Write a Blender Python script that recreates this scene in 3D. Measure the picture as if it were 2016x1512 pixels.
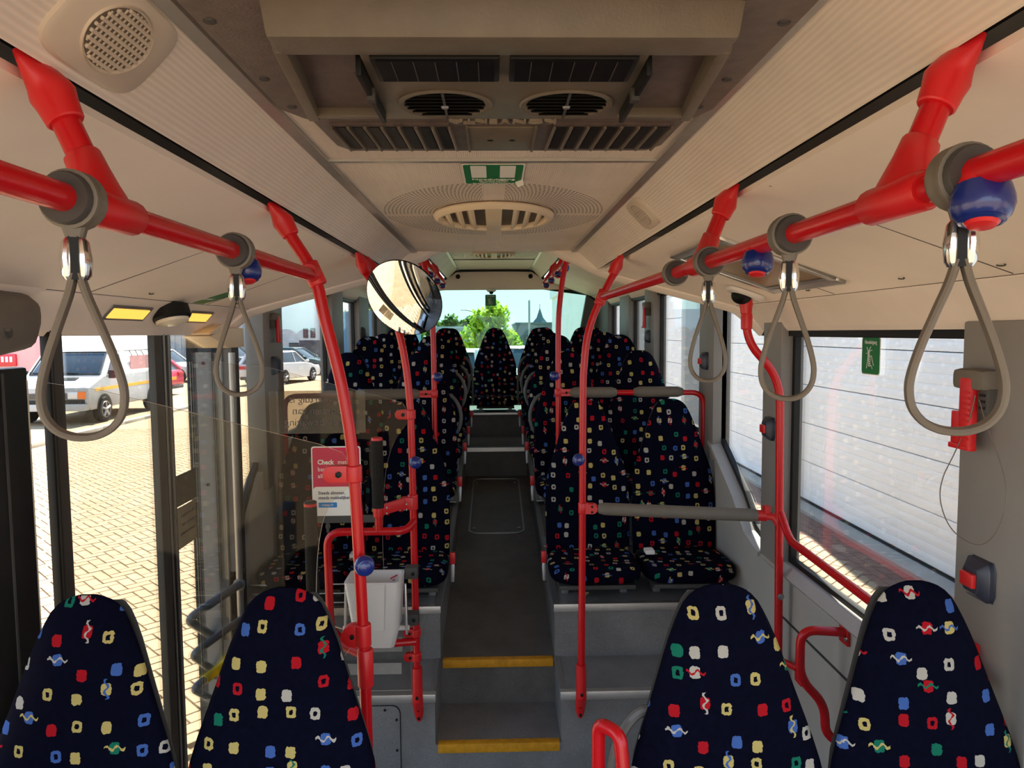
import bpy, bmesh, math, random
from math import sin, cos, pi, sqrt, atan, radians, hypot, atan2
from mathutils import Vector, Matrix
R = random.Random(7)
SC = bpy.context.scene
COL = SC.collection
for _o in list(bpy.data.objects):
    bpy.data.objects.remove(_o, do_unlink=True)

# ---------------------------------------------------------------- camera
H = 1.90
cam_d = bpy.data.cameras.new('camera')
cam = bpy.data.objects.new('camera', cam_d)
COL.objects.link(cam)
cam_d.sensor_width = 36.0
cam_d.lens = 1400.0 / 2016.0 * 36.0
cam_d.clip_start = 0.05
cam_d.clip_end = 500
_yaw, _pit, _rol = atan(33 / 1400), atan(101 / 1400), radians(.43)
_f = Vector((sin(_yaw) * cos(_pit), cos(_yaw) * cos(_pit), -sin(_pit)))
_r0 = Vector((cos(_yaw), -sin(_yaw), 0))
_u0 = _r0.cross(_f)
_r = _r0 * cos(_rol) - _u0 * sin(_rol)
_u = _r.cross(_f)
cam.matrix_world = Matrix(((_r.x, _u.x, -_f.x, 0), (_r.y, _u.y, -_f.y, 0), (_r.z, _u.z, -_f.z, H), (0, 0, 0, 1)))
SC.camera = cam

# ---------------------------------------------------------------- sky, sun, exposure
SUN_EL, SUN_AZ = radians(54), radians(7)      # azimuth from the rear of the bus towards the garage wall
W = bpy.data.worlds.new('sky')
SC.world = W
W.use_nodes = True
_nt = W.node_tree
_nt.nodes.clear()
# a clear summer sky: pale at the horizon, blue overhead, the same all round
_tc = _nt.nodes.new('ShaderNodeTexCoord')
_sx = _nt.nodes.new('ShaderNodeSeparateXYZ')
_cr = _nt.nodes.new('ShaderNodeValToRGB')
_bg = _nt.nodes.new('ShaderNodeBackground')
_wo = _nt.nodes.new('ShaderNodeOutputWorld')
_e = _cr.color_ramp.elements
_e[0].position, _e[0].color = 0.0, (.80, .90, .95, 1)
_e[1].position, _e[1].color = 1.0, (.22, .42, .85, 1)
_m = _e.new(.25)
_m.color = (.62, .80, 1.0, 1)
_bg.inputs['Strength'].default_value = .42
_nt.links.new(_tc.outputs['Generated'], _sx.inputs[0])
_nt.links.new(_sx.outputs[2], _cr.inputs[0])
_nt.links.new(_cr.outputs[0], _bg.inputs[0])
_nt.links.new(_bg.outputs[0], _wo.inputs[0])
_sd = bpy.data.lights.new('sun', 'SUN')
_sd.energy = 5.0
_sd.angle = radians(.53)
_sd.color = (1.0, .93, .82)
_so = bpy.data.objects.new('sun', _sd)
COL.objects.link(_so)
_dir = Vector((sin(SUN_AZ) * cos(SUN_EL), cos(SUN_AZ) * cos(SUN_EL), sin(SUN_EL)))
_so.rotation_euler = _dir.to_track_quat('Z', 'Y').to_euler()
_so.location = (0, 0, 30)

SC.view_settings.view_transform = 'Standard'
SC.view_settings.look = 'None'
SC.view_settings.exposure = 3.05
SC.view_settings.gamma = 1.0
SC.view_settings.use_curve_mapping = False
SC.render.use_motion_blur = False
cy = SC.cycles
cy.max_bounces = 14
cy.diffuse_bounces = 7
cy.glossy_bounces = 5
cy.transmission_bounces = 6
cy.transparent_max_bounces = 24
cy.use_denoising = True
cy.caustics_reflective = False
cy.caustics_refractive = False
cy.sample_clamp_indirect = 6.0

# ---------------------------------------------------------------- materials
class NT:
    def __init__(s, name):
        s.m = bpy.data.materials.new(name)
        s.m.use_nodes = True
        s.t = s.m.node_tree
        s.t.nodes.clear()
        s.out = s.t.nodes.new('ShaderNodeOutputMaterial')
    def n(s, ty, **kw):
        nd = s.t.nodes.new(ty)
        for k, v in kw.items():
            setattr(nd, k, v)
        return nd
    def l(s, a, b):
        s.t.links.new(a, b)
    def put(s, sock, v):
        if hasattr(v, 'is_linked'):
            s.l(v, sock)
        else:
            sock.default_value = v
    def math(s, op, a, b=0.0, c=None, clamp=False):
        nd = s.n('ShaderNodeMath', operation=op, use_clamp=clamp)
        s.put(nd.inputs[0], a)
        s.put(nd.inputs[1], b)
        if c is not None:
            s.put(nd.inputs[2], c)
        return nd.outputs[0]
    def mix(s, fac, a, b):
        nd = s.n('ShaderNodeMix', data_type='RGBA')
        s.put(nd.inputs[0], fac)
        s.put(nd.inputs[6], a)
        s.put(nd.inputs[7], b)
        return nd.outputs[2]
    def noise(s, vec, scale, detail=3.0, rough=.55):
        nd = s.n('ShaderNodeTexNoise')
        if vec is not None:
            s.l(vec, nd.inputs['Vector'])
        nd.inputs['Scale'].default_value = scale
        nd.inputs['Detail'].default_value = detail
        nd.inputs['Roughness'].default_value = rough
        return nd.outputs['Fac'], nd.outputs['Color']
    def coord(s, which='Object'):
        return s.n('ShaderNodeTexCoord').outputs[which]
    def ramp(s, fac, stops, interp='LINEAR'):
        nd = s.n('ShaderNodeValToRGB')
        nd.color_ramp.interpolation = interp
        e = nd.color_ramp.elements
        while len(e) < len(stops):
            e.new(.5)
        for i, (p, c) in enumerate(stops):
            e[i].position = p
            e[i].color = (*c, 1) if len(c) == 3 else c
        s.l(fac, nd.inputs[0])
        return nd.outputs[0]
    def bump(s, h, strength, dist=.01):
        nd = s.n('ShaderNodeBump')
        nd.inputs['Strength'].default_value = strength
        nd.inputs['Distance'].default_value = dist
        s.l(h, nd.inputs['Height'])
        return nd.outputs[0]
    def princ(s, col, rough=.5, metal=0.0, spec=.5, normal=None, coat=0.0, emit=None, estr=0.0, sheen=0.0):
        p = s.n('ShaderNodeBsdfPrincipled')
        s.put(p.inputs['Base Color'], (*col, 1) if isinstance(col, tuple) and len(col) == 3 else col)
        s.put(p.inputs['Roughness'], rough)
        s.put(p.inputs['Metallic'], metal)
        p.inputs['Specular IOR Level'].default_value = spec
        p.inputs['Coat Weight'].default_value = coat
        p.inputs['Coat Roughness'].default_value = .06
        p.inputs['Sheen Weight'].default_value = sheen
        if normal is not None:
            s.l(normal, p.inputs['Normal'])
        if emit:
            p.inputs['Emission Color'].default_value = (*emit, 1)
            p.inputs['Emission Strength'].default_value = estr
        s.l(p.outputs[0], s.out.inputs[0])
        return p

def plain(name, col, rough=.5, metal=0.0, spec=.5, var=.12, vscale=9.0, bump=0.0, bscale=300.0, bdist=.002, coat=0.0, emit=None, estr=0.0):
    k = NT(name)
    co = k.coord()
    f, _ = k.noise(co, vscale, 4)
    lo = tuple(max(0, c * (1 - var)) for c in col)
    hi = tuple(min(1, c * (1 + var)) for c in col)
    c = k.ramp(f, [(.25, lo), (.75, hi)])
    nm = None
    if bump:
        g, _ = k.noise(co, bscale, 2)
        nm = k.bump(g, bump, bdist)
    k.princ(c, rough, metal, spec, nm, coat, emit, estr)
    return k.m

M = {}
M['red'] = plain('red_enamel', (.52, .006, .010), .26, 0, .4, .04)
M['red_plastic'] = plain('red_plastic', (.6, .012, .015), .38, 0, .5, .05)
M['cream'] = plain('cream_panel', (.90, .78, .68), .55, 0, .35, .05, 3.0, .12, 420, .001)
M['cream_smooth'] = plain('cream_moulding', (.90, .785, .69), .42, 0, .4, .03)
M['vent'] = plain('cream_vent', (.78, .63, .44), .45, 0, .4, .03)
M['grey_wall'] = plain('grey_wall_lining', (.40, .385, .36), .5, 0, .4, .06, 4.0, .08, 500, .001)
M['grey_pillar'] = plain('grey_pillar_lining', (.225, .21, .196), .5, 0, .4, .05)
M['dark_grey'] = plain('dark_grey_trim', (.06, .056, .052), .6, 0, .4, .1)
M['darker'] = plain('dark_rear_lining', (.13, .128, .12), .6, 0, .3, .1)
M['black'] = plain('black_rubber', (.008, .008, .008), .5, 0, .25, .1)
M['black_gloss'] = plain('black_glass', (.003, .003, .004), .5, 0, .15, .1)
M['ac_text'] = plain('embossed_edge', (.34, .28, .22), .4, 0, .4, .1)
M['strap'] = plain('grey_strap_rubber', (.155, .132, .106), .5, 0, .4, .07, 20)
M['collar'] = plain('dark_collar', (.055, .05, .047), .55, 0, .3, .1)
M['chrome'] = plain('chrome', (.75, .74, .72), .14, 1, .5, .02)
M['alu'] = plain('aluminium_trim', (.55, .53, .50), .38, .85, .5, .06, 30)
M['steel'] = plain('grey_steel', (.30, .30, .30), .4, .7, .5, .08)
M['bluegrey'] = plain('blue_grey_tube', (.095, .105, .125), .32, 0, .5, .05)
M['yellow'] = plain('yellow_paint', (.90, .60, .004), .4, 0, .4, .05)
M['yellow_edge'] = plain('yellow_nosing', (.60, .27, .012), .55, 0, .3, .25, 30)
M['blue'] = plain('blue_button', (.008, .022, .17), .25, 0, .5, .05, coat=.3)
M['pad'] = plain('grey_pad_foam', (.15, .130, .106), .62, 0, .3, .06, 30)
M['foam'] = plain('black_foam', (.018, .016, .014), .9, 0, .2, .2, 90, .5, 260, .004)
M['white_plastic'] = plain('white_plastic', (.72, .68, .64), .42, 0, .4, .03)
M['green'] = plain('green_sticker', (.008, .17, .045), .4, 0, .4, .05)
M['white_print'] = plain('white_print', (.85, .82, .76), .5, 0, .3, .02)
M['ac'] = plain('grey_brown_housing', (.15, .12, .09), .45, 0, .4, .1, 22, .22, 240, .002)
M['ac_dark'] = plain('pink_grey_flange', (.125, .09, .078), .5, 0, .4, .22, 40, .3, 200, .002)
M['crimson'] = plain('crimson_print', (.62, .004, .07), .4, 0, .4, .03)
M['label_blue'] = plain('blue_print', (.03, .22, .55), .4)
M['ink'] = plain('dark_print', (.02, .015, .06), .5)
M['amber'] = plain('amber_lamp', (.9, .55, .12), .3, 0, .5, .02, emit=(1, .5, .08), estr=.16)
M['lamp_lens'] = plain('frosted_lens', (.8, .72, .6), .25, 0, .5, .02)
M['brown_hatch'] = plain('brown_hatch_panel', (.24, .145, .058), .35, 0, .5, .12, 6)
M['wrapper'] = plain('gold_wrapper', (.6, .5, .2), .3, .5, .5, .3, 60)
M['mirror'] = plain('mirror_silver', (.93, .93, .92), .015, 1, .5, .0)
M['ribbed_alu'] = None

def floor_mat(name, base, dirt):
    k = NT(name)
    co = k.coord()
    f, _ = k.noise(co, 2.2, 5)
    a, _ = k.noise(co, 260, 2, .7)
    c = k.ramp(f, [(.3, tuple(x * .72 for x in base)), (.72, base)])
    sp = k.ramp(a, [(.60, (0, 0, 0)), (.68, (1, 1, 1))])
    c2 = k.mix(k.math('MULTIPLY', sp, .35), c, (*[min(1, x * 2.6) for x in base], 1))
    a2, _ = k.noise(co, 150, 2, .7)
    sp2 = k.ramp(a2, [(.66, (0, 0, 0)), (.70, (1, 1, 1))])
    c3 = k.mix(k.math('MULTIPLY', sp2, .7), c2, (.012, .012, .013, 1))
    g, _ = k.noise(co, 6, 4)
    c4 = k.mix(k.ramp(g, [(.45, (0, 0, 0)), (.8, (dirt, dirt, dirt))]), c3, (.05, .043, .036, 1))
    k.princ(c4, .55, 0, .35, k.bump(a, .08, .001))
    return k.m
M['floor'] = floor_mat('speckled_floor', (.21, .207, .208), .35)
M['floor_dark'] = floor_mat('worn_aisle_floor', (.14, .132, .124), .6)

def ribbed(name, col, period, perf=False, strength=.5):
    k = NT(name)
    co = k.coord()
    sx = k.n('ShaderNodeSeparateXYZ')
    k.l(co, sx.inputs[0])
    X, Y = sx.outputs[0], sx.outputs[1]
    s = k.math('SINE', k.math('MULTIPLY', X, 2 * pi / period))
    f, _ = k.noise(co, 5, 4)
    c = k.ramp(f, [(.3, tuple(x * .93 for x in col)), (.7, tuple(min(1, x * 1.05) for x in col))])
    c = k.mix(k.math('MULTIPLY_ADD', s, .12, .12), c, (*[x * .55 for x in col], 1))
    if perf:
        for cyy in (2.575, 6.45):
            ex = k.math('DIVIDE', X, .385)
            ey = k.math('DIVIDE', k.math('SUBTRACT', Y, cyy), .54)
            r = k.math('SQRT', k.math('ADD', k.math('MULTIPLY', ex, ex), k.math('MULTIPLY', ey, ey)))
            ring = k.math('MULTIPLY', r, 30)
            idx = k.math('FLOOR', ring)
            fr = k.math('SUBTRACT', k.math('FRACT', ring), .5)
            th = k.math('ARCTAN2', ey, ex)
            an = k.math('MULTIPLY_ADD', th, 150 / (2 * pi), k.math('MULTIPLY', idx, .5))
            fa = k.math('SUBTRACT', k.math('FRACT', k.math('ADD', an, 200)), .5)
            d = k.math('ADD', k.math('MULTIPLY', fr, fr), k.math('MULTIPLY', fa, fa))
            dot = k.math('LESS_THAN', d, .085)
            dot = k.math('MULTIPLY', dot, k.math('LESS_THAN', r, 1.0))
            dot = k.math('MULTIPLY', dot, k.math('GREATER_THAN', r, .5))
            dot = k.math('MULTIPLY', dot, k.math('GREATER_THAN', k.math('ABSOLUTE', X), .034))
            dot = k.math('MULTIPLY', dot, k.math('GREATER_THAN', k.math('ABSOLUTE', k.math('SUBTRACT', Y, cyy)), .02))
            c = k.mix(k.math('MULTIPLY', dot, .85), c, (.07, .045, .035, 1))
    k.princ(c, .5, 0, .35, k.bump(s, strength, .0008))
    return k.m
M['ceil'] = ribbed('ribbed_ceiling_panel', (.84, .715, .61), .0052, True)
M['ceil_side'] = ribbed('ribbed_cove_panel', (.86, .75, .65), .0065, False, .45)

def fabric():
    k = NT('navy_patterned_moquette')
    uv = k.n('ShaderNodeUVMap').outputs[0]
    oi = k.n('ShaderNodeObjectInfo')
    mp = k.n('ShaderNodeVectorMath', operation='MULTIPLY_ADD')
    k.l(uv, mp.inputs[0])
    mp.inputs[1].default_value = (1 / .064, 1 / .064, 0)
    cmb = k.n('ShaderNodeCombineXYZ')
    k.l(k.math('MULTIPLY', oi.outputs['Random'], 37.0), cmb.inputs[0])
    k.l(k.math('MULTIPLY', oi.outputs['Random'], 91.0), cmb.inputs[1])
    k.l(cmb.outputs[0], mp.inputs[2])
    P = mp.outputs[0]
    _, nc = k.noise(P, 9, 1)
    wob = k.n('ShaderNodeVectorMath', operation='MULTIPLY_ADD')
    k.l(nc, wob.inputs[0])
    wob.inputs[1].default_value = (.10, .10, 0)
    k.l(P, wob.inputs[2])
    Pw = wob.outputs[0]
    v = k.n('ShaderNodeTexVoronoi', voronoi_dimensions='2D', feature='F1')
    v.inputs['Scale'].default_value = 1.0
    v.inputs['Randomness'].default_value = .6
    k.l(P, v.inputs['Vector'])
    sub = k.n('ShaderNodeVectorMath', operation='SUBTRACT')
    k.l(Pw, sub.inputs[0])
    k.l(v.outputs['Position'], sub.inputs[1])
    s1 = k.n('ShaderNodeSeparateXYZ')
    k.l(sub.outputs[0], s1.inputs[0])
    lx, ly = k.math('SUBTRACT', s1.outputs[0], .05), k.math('SUBTRACT', s1.outputs[1], .05)
    cs = k.n('ShaderNodeSeparateColor')
    k.l(v.outputs['Color'], cs.inputs[0])
    cr, cg, cb = cs.outputs[0], cs.outputs[1], cs.outputs[2]
    def sq(rx, ry):
        a = k.math('POWER', k.math('ABSOLUTE', k.math('DIVIDE', lx, rx)), 4.0)
        b = k.math('POWER', k.math('ABSOLUTE', k.math('DIVIDE', ly, ry)), 4.0)
        return k.math('LESS_THAN', k.math('ADD', a, b), 1.0)
    big = sq(.178, .205)
    hole = sq(.070, .088)
    isring = k.math('MULTIPLY', k.math('GREATER_THAN', cg, .38), k.math('LESS_THAN', cg, .74))
    shape = k.math('SUBTRACT', big, k.math('MULTIPLY', hole, isring), clamp=True)
    pal = [(0, (.44, .40, .34)), (.20, (.50, .39, .13)), (.44, (.40, .009, .015)), (.70, (.055, .12, .36)), (.84, (.010, .15, .09))]
    c1 = k.ramp(cr, pal, 'CONSTANT')
    c2 = k.ramp(k.math('FRACT', k.math('ADD', cr, .45)), pal, 'CONSTANT')
    issq = k.math('GREATER_THAN', cg, .76)
    flip = k.math('GREATER_THAN', cb, .5)
    def wave(a, b):
        w = k.math('SUBTRACT', a, k.math('MULTIPLY', k.math('SINE', k.math('MULTIPLY', b, 17.0)), .07))
        t = k.math('LESS_THAN', k.math('ABSOLUTE', w), .042)
        return k.math('MULTIPLY', t, k.math('LESS_THAN', k.math('ABSOLUTE', b), .36))
    wv = k.math('ADD', k.math('MULTIPLY', wave(lx, ly), flip), k.math('MULTIPLY', wave(ly, lx), k.math('SUBTRACT', 1.0, flip)), clamp=True)
    wv = k.math('MULTIPLY', wv, issq)
    g, _ = k.noise(uv, 60, 3)
    base = k.ramp(g, [(.3, (.0014, .0015, .0065)), (.7, (.0024, .0027, .0115))])
    c = k.mix(shape, base, c1)
    c = k.mix(wv, c, c2)
    gf, _ = k.noise(uv, 700, 2, .7)
    c = k.mix(k.math('MULTIPLY', gf, .35), c, k.mix(.55, c, (.004, .004, .012, 1)))
    k.princ(c, .9, 0, .05, k.bump(gf, .25, .002))
    return k.m
M['fabric'] = fabric()

def glass_mat(name, tint, ior=1.45, haze=0.0, hazecol=(.8, .8, .8), clear=1.0):
    k = NT(name)
    tr = k.n('ShaderNodeBsdfTransparent')
    tr.inputs[0].default_value = (*tint, 1)
    gl = k.n('ShaderNodeBsdfGlossy')
    gl.inputs['Roughness'].default_value = .01
    gl.inputs[0].default_value = (.95, .95, .95, 1)
    fr = k.n('ShaderNodeFresnel')
    fr.inputs[0].default_value = ior
    mx = k.n('ShaderNodeMixShader')
    k.l(k.math('MULTIPLY', fr.outputs[0], clear), mx.inputs[0])
    k.l(tr.outputs[0], mx.inputs[1])
    k.l(gl.outputs[0], mx.inputs[2])
    last = mx.outputs[0]
    if haze:
        df = k.n('ShaderNodeBsdfDiffuse')
        df.inputs[0].default_value = (*hazecol, 1)
        m2 = k.n('ShaderNodeMixShader')
        f, _ = k.noise(k.coord(), 3, 4)
        k.l(k.math('MULTIPLY', f, haze * 2), m2.inputs[0])
        k.l(last, m2.inputs[1])
        k.l(df.outputs[0], m2.inputs[2])
        last = m2.outputs[0]
    k.l(last, k.out.inputs[0])
    return k.m
M['glass'] = glass_mat('clear_glass', (.95, .97, .96), clear=.6)
M['glass_rear'] = glass_mat('green_tinted_glass', (.54, .70, .66), clear=.5)
M['screen'] = glass_mat('acrylic_screen', (.93, .91, .87), 1.49, clear=.18)
M['screen_edge'] = plain('screen_edge', (.85, .78, .62), .35, 0, .5, .02)
M['frost'] = glass_mat('frosted_stripe', (.62, .60, .58), 1.3, .45, (.55, .52, .5))
M['film'] = glass_mat('pale_film', (.62, .57, .5), 1.3, .12, (.55, .48, .38))
M['film_ink'] = plain('reflected_print', (.13, .10, .08), .6)
M['dark_film'] = glass_mat('dark_sticker_film', (.45, .42, .38), 1.3, .2, (.3, .27, .22))

# ---------------------------------------------------------------- mesh builder
def V3(p):
    return Vector(p)

def fillet(pts, rad, n=6):
    pts = [Vector(p) for p in pts]
    out = [pts[0]]
    for i in range(1, len(pts) - 1):
        a, b, c = pts[i - 1], pts[i], pts[i + 1]
        d1, d2 = (a - b), (c - b)
        r = min(rad, d1.length * .49, d2.length * .49)
        p, q = b + d1.normalized() * r, b + d2.normalized() * r
        for j in range(n + 1):
            t = j / n
            out.append(p * (1 - t) ** 2 + b * 2 * t * (1 - t) + q * t * t)
    out.append(pts[-1])
    return out

def spline(pts, n=6):
    pts = [Vector(p) for p in pts]
    ext = [pts[0] * 2 - pts[1]] + pts + [pts[-1] * 2 - pts[-2]]
    out = []
    for i in range(1, len(ext) - 2):
        p0, p1, p2, p3 = ext[i - 1:i + 3]
        for j in range(n):
            t = j / n
            out.append(.5 * (2 * p1 + (p2 - p0) * t + (2 * p0 - 5 * p1 + 4 * p2 - p3) * t * t + (3 * p1 - p0 - 3 * p2 + p3) * t ** 3))
    out.append(pts[-1])
    return out

WL = {}
class MB:
    def __init__(s):
        s.v, s.f, s.mi, s.uv = [], [], [], {}
    def face(s, idx, mi=0, uv=None):
        s.f.append(tuple(idx))
        s.mi.append(mi)
        if uv:
            s.uv[len(s.f) - 1] = uv
    def add(s, verts, faces, mi=0):
        b = len(s.v)
        s.v += [tuple(p) for p in verts]
        for f in faces:
            s.face([b + i for i in f], mi)
        return s
    def box(s, x0, x1, y0, y1, z0, z1, mi=0):
        return s.add([(x0, y0, z0), (x1, y0, z0), (x1, y1, z0), (x0, y1, z0), (x0, y0, z1), (x1, y0, z1), (x1, y1, z1), (x0, y1, z1)],
                     [(0, 3, 2, 1), (4, 5, 6, 7), (0, 1, 5, 4), (1, 2, 6, 5), (2, 3, 7, 6), (3, 0, 4, 7)], mi)
    def obox(s, c, sx, sy, sz, rot=None, mi=0):
        m = rot if rot is not None else Matrix.Identity(3)
        c = Vector(c)
        vs = [c + m @ Vector((a * sx / 2, b * sy / 2, d * sz / 2)) for d in (-1, 1) for a, b in ((-1, -1), (1, -1), (1, 1), (-1, 1))]
        return s.add(vs, [(0, 3, 2, 1), (4, 5, 6, 7), (0, 1, 5, 4), (1, 2, 6, 5), (2, 3, 7, 6), (3, 0, 4, 7)], mi)
    def hexa(s, p8, mi=0):
        return s.add(p8, [(0, 3, 2, 1), (4, 5, 6, 7), (0, 1, 5, 4), (1, 2, 6, 5), (2, 3, 7, 6), (3, 0, 4, 7)], mi)
    def prism(s, poly, ax, a, b, mi=0, mside=None):
        n = len(poly)
        def P(p, t):
            return (t, p[0], p[1]) if ax == 'x' else ((p[0], t, p[1]) if ax == 'y' else (p[0], p[1], t))
        vs = [P(p, a) for p in poly] + [P(p, b) for p in poly]
        o = len(s.v)
        s.v += vs
        s.face([o + i for i in range(n)], mi)
        s.face([o + n + i for i in reversed(range(n))], mi)
        for i in range(n):
            j = (i + 1) % n
            s.face([o + i, o + n + i, o + n + j, o + j], mi if mside is None else mside)
        return s
    def tube(s, pts, r, seg=12, cap=True, mi=0, flat=None):
        pts = [Vector(p) for p in pts]
        n = len(pts)
        T = []
        for i in range(n):
            a, b = pts[max(0, i - 1)], pts[min(n - 1, i + 1)]
            T.append((b - a).normalized())
        up = Vector((0, 0, 1)) if abs(T[0].z) < .9 else Vector((0, 1, 0))
        N = (up - T[0] * up.dot(T[0])).normalized()
        o = len(s.v)
        for i in range(n):
            N = (N - T[i] * N.dot(T[i])).normalized()
            B = T[i].cross(N)
            rr = r[i] if isinstance(r, (list, tuple)) else r
            for j in range(seg):
                a = 2 * pi * j / seg
                s.v.append(tuple(pts[i] + N * (cos(a) * rr) + B * (sin(a) * rr)))
        for i in range(n - 1):
            for j in range(seg):
                k = (j + 1) % seg
                s.face([o + i * seg + j, o + i * seg + k, o + (i + 1) * seg + k, o + (i + 1) * seg + j], mi)
        if cap:
            s.face([o + j for j in reversed(range(seg))], mi)
            s.face([o + (n - 1) * seg + j for j in range(seg)], mi)
        return s
    def lathe(s, prof, org, axis, seg=20, mi=0, sx=1.0, sy=1.0, xdir=None, ring=False):
        A = Vector(axis).normalized()
        if xdir is not None:
            X = Vector(xdir)
        else:
            X = Vector((0, 0, 1)) if abs(A.z) < .9 else Vector((1, 0, 0))
        X = (X - A * X.dot(A)).normalized()
        Y = A.cross(X)
        org = Vector(org)
        o = len(s.v)
        n = len(prof)
        for (r, h) in prof:
            for j in range(seg):
                a = 2 * pi * j / seg
                s.v.append(tuple(org + A * h + X * (cos(a) * r * sx) + Y * (sin(a) * r * sy)))
        for i in range(n - 1):
            for j in range(seg):
                k = (j + 1) % seg
                s.face([o + i * seg + j, o + i * seg + k, o + (i + 1) * seg + k, o + (i + 1) * seg + j], mi)
        if ring:
            for j in range(seg):
                k = (j + 1) % seg
                s.face([o + (n - 1) * seg + j, o + (n - 1) * seg + k, o + k, o + j], mi)
            return s
        s.face([o + j for j in reversed(range(seg))], mi)
        s.face([o + (n - 1) * seg + j for j in range(seg)], mi)
        return s
    def ball(s, c, rx, ry=None, rz=None, nu=14, nv=8, mi=0):
        ry = rx if ry is None else ry
        rz = rx if rz is None else rz
        o = len(s.v)
        for i in range(1, nv):
            p = pi * i / nv
            for j in range(nu):
                a = 2 * pi * j / nu
                s.v.append((c[0] + rx * sin(p) * cos(a), c[1] + ry * sin(p) * sin(a), c[2] + rz * cos(p)))
        t = len(s.v)
        s.v += [(c[0], c[1], c[2] + rz), (c[0], c[1], c[2] - rz)]
        for i in range(nv - 2):
            for j in range(nu):
                k = (j + 1) % nu
                s.face([o + i * nu + j, o + (i + 1) * nu + j, o + (i + 1) * nu + k, o + i * nu + k], mi)
        for j in range(nu):
            k = (j + 1) % nu
            s.face([t, o + j, o + k], mi)
            s.face([t + 1, o + (nv - 2) * nu + k, o + (nv - 2) * nu + j], mi)
        return s
    def mesh(s, name, mats, org=(0, 0, 0), bevel=0.0, bseg=2, smooth=35, uvscale=None):
        org = Vector(org)
        me = bpy.data.meshes.new(name)
        me.from_pydata([tuple(Vector(p) - org) for p in s.v], [], s.f)
        me.polygons.foreach_set('material_index', s.mi)
        if s.uv:
            lay = me.uv_layers.new(name='UVMap')
            for pi_, p in enumerate(me.polygons):
                u = s.uv.get(pi_)
                if u:
                    for li, q in zip(p.loop_indices, u):
                        lay.data[li].uv = q
        for m in (mats if isinstance(mats, (list, tuple)) else [mats]):
            me.materials.append(M[m] if isinstance(m, str) else m)
        bm = bmesh.new()
        bm.from_mesh(me)
        if bevel:
            bmesh.ops.remove_doubles(bm, verts=bm.verts, dist=1e-5)
            es = [e for e in bm.edges if len(e.link_faces) == 2 and e.calc_face_angle(0) > radians(30)]
            bmesh.ops.bevel(bm, geom=es, offset=bevel, segments=bseg, affect='EDGES', profile=.6, clamp_overlap=True)
        bmesh.ops.recalc_face_normals(bm, faces=bm.faces)
        bm.to_mesh(me)
        bm.free()
        if smooth:
            me.polygons.foreach_set('use_smooth', [True] * len(me.polygons))
            me.set_sharp_from_angle(angle=radians(smooth))
        me.update()
        return me
    def build(s, name, mats, parent=None, org=None, bevel=0.0, bseg=2, smooth=35):
        if parent is not None:
            o0 = WL[parent.name]
        else:
            o0 = Vector(org) if org is not None else Vector((0, 0, 0))
        me = s.mesh(name, mats, o0, bevel, bseg, smooth)
        ob = bpy.data.objects.new(name, me)
        COL.objects.link(ob)
        if parent is not None:
            ob.parent = parent
        else:
            ob.location = o0
        WL[ob.name] = Vector(o0)
        return ob

def tag(o, label=None, cat=None, group=None, kind=None):
    if label: o['label'] = label
    if cat: o['category'] = cat
    if group: o['group'] = group
    if kind: o['kind'] = kind
    return o

def thing(name, label, cat, loc=(0, 0, 0), group=None):
    o = bpy.data.objects.new(name, None)
    o.empty_display_size = .05
    COL.objects.link(o)
    o.location = loc
    WL[o.name] = Vector(loc)
    return tag(o, label, cat, group)

def copy_tree(o, parent=None):
    c = o.copy()
    COL.objects.link(c)
    if parent is not None:
        c.parent = parent
    for ch in list(o.children):
        copy_tree(ch, c)
    return c

def text(name, body, parent, loc, size, xdir, ydir, mat, extrude=.0006, align='LEFT', bold=0.0, sx=1.0):
    cu = bpy.data.curves.new(name, 'FONT')
    cu.body = body
    cu.size = size
    cu.extrude = extrude
    cu.offset = bold
    cu.align_x = align
    cu.align_y = 'CENTER'
    cu.resolution_u = 2
    cu.materials.append(M[mat])
    tmp = bpy.data.objects.new('tmp', cu)
    me = bpy.data.meshes.new_from_object(tmp)
    bpy.data.objects.remove(tmp)
    me.name = name
    if not me.materials:
        me.materials.append(M[mat])
    ob = bpy.data.objects.new(name, me)
    COL.objects.link(ob)
    X, Y = Vector(xdir).normalized(), Vector(ydir).normalized()
    Z = X.cross(Y)
    base = WL[parent.name] if parent is not None else Vector((0, 0, 0))
    p = Vector(loc) - base
    X = X * sx
    ob.matrix_world = Matrix(((X.x, Y.x, Z.x, p.x), (X.y, Y.y, Z.y, p.y), (X.z, Y.z, Z.z, p.z), (0, 0, 0, 1)))
    if parent is not None:
        ob.parent = parent
    return ob

def rrect(x0, x1, y0, y1, r, n=4):
    out = []
    for cx_, cy_, a0 in ((x1 - r, y1 - r, 0), (x0 + r, y1 - r, 90), (x0 + r, y0 + r, 180), (x1 - r, y0 + r, 270)):
        for i in range(n + 1):
            a = radians(a0 + 90 * i / n)
            out.append((cx_ + r * cos(a), cy_ + r * sin(a)))
    return out
# ================================================================ THE SHELL
def struct(name, mb, mats, parent=None, **kw):
    o = mb.build(name, mats, parent, **kw)
    if parent is None:
        o['kind'] = 'structure'
    return o

GZ = -.32                      # the street
RD = .29                       # the rear roof is this much higher
def lip_y(x):
    ax = abs(x)
    return 3.75 if ax < .4 else 3.75 - (ax - .4) / .8 * .55

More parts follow.
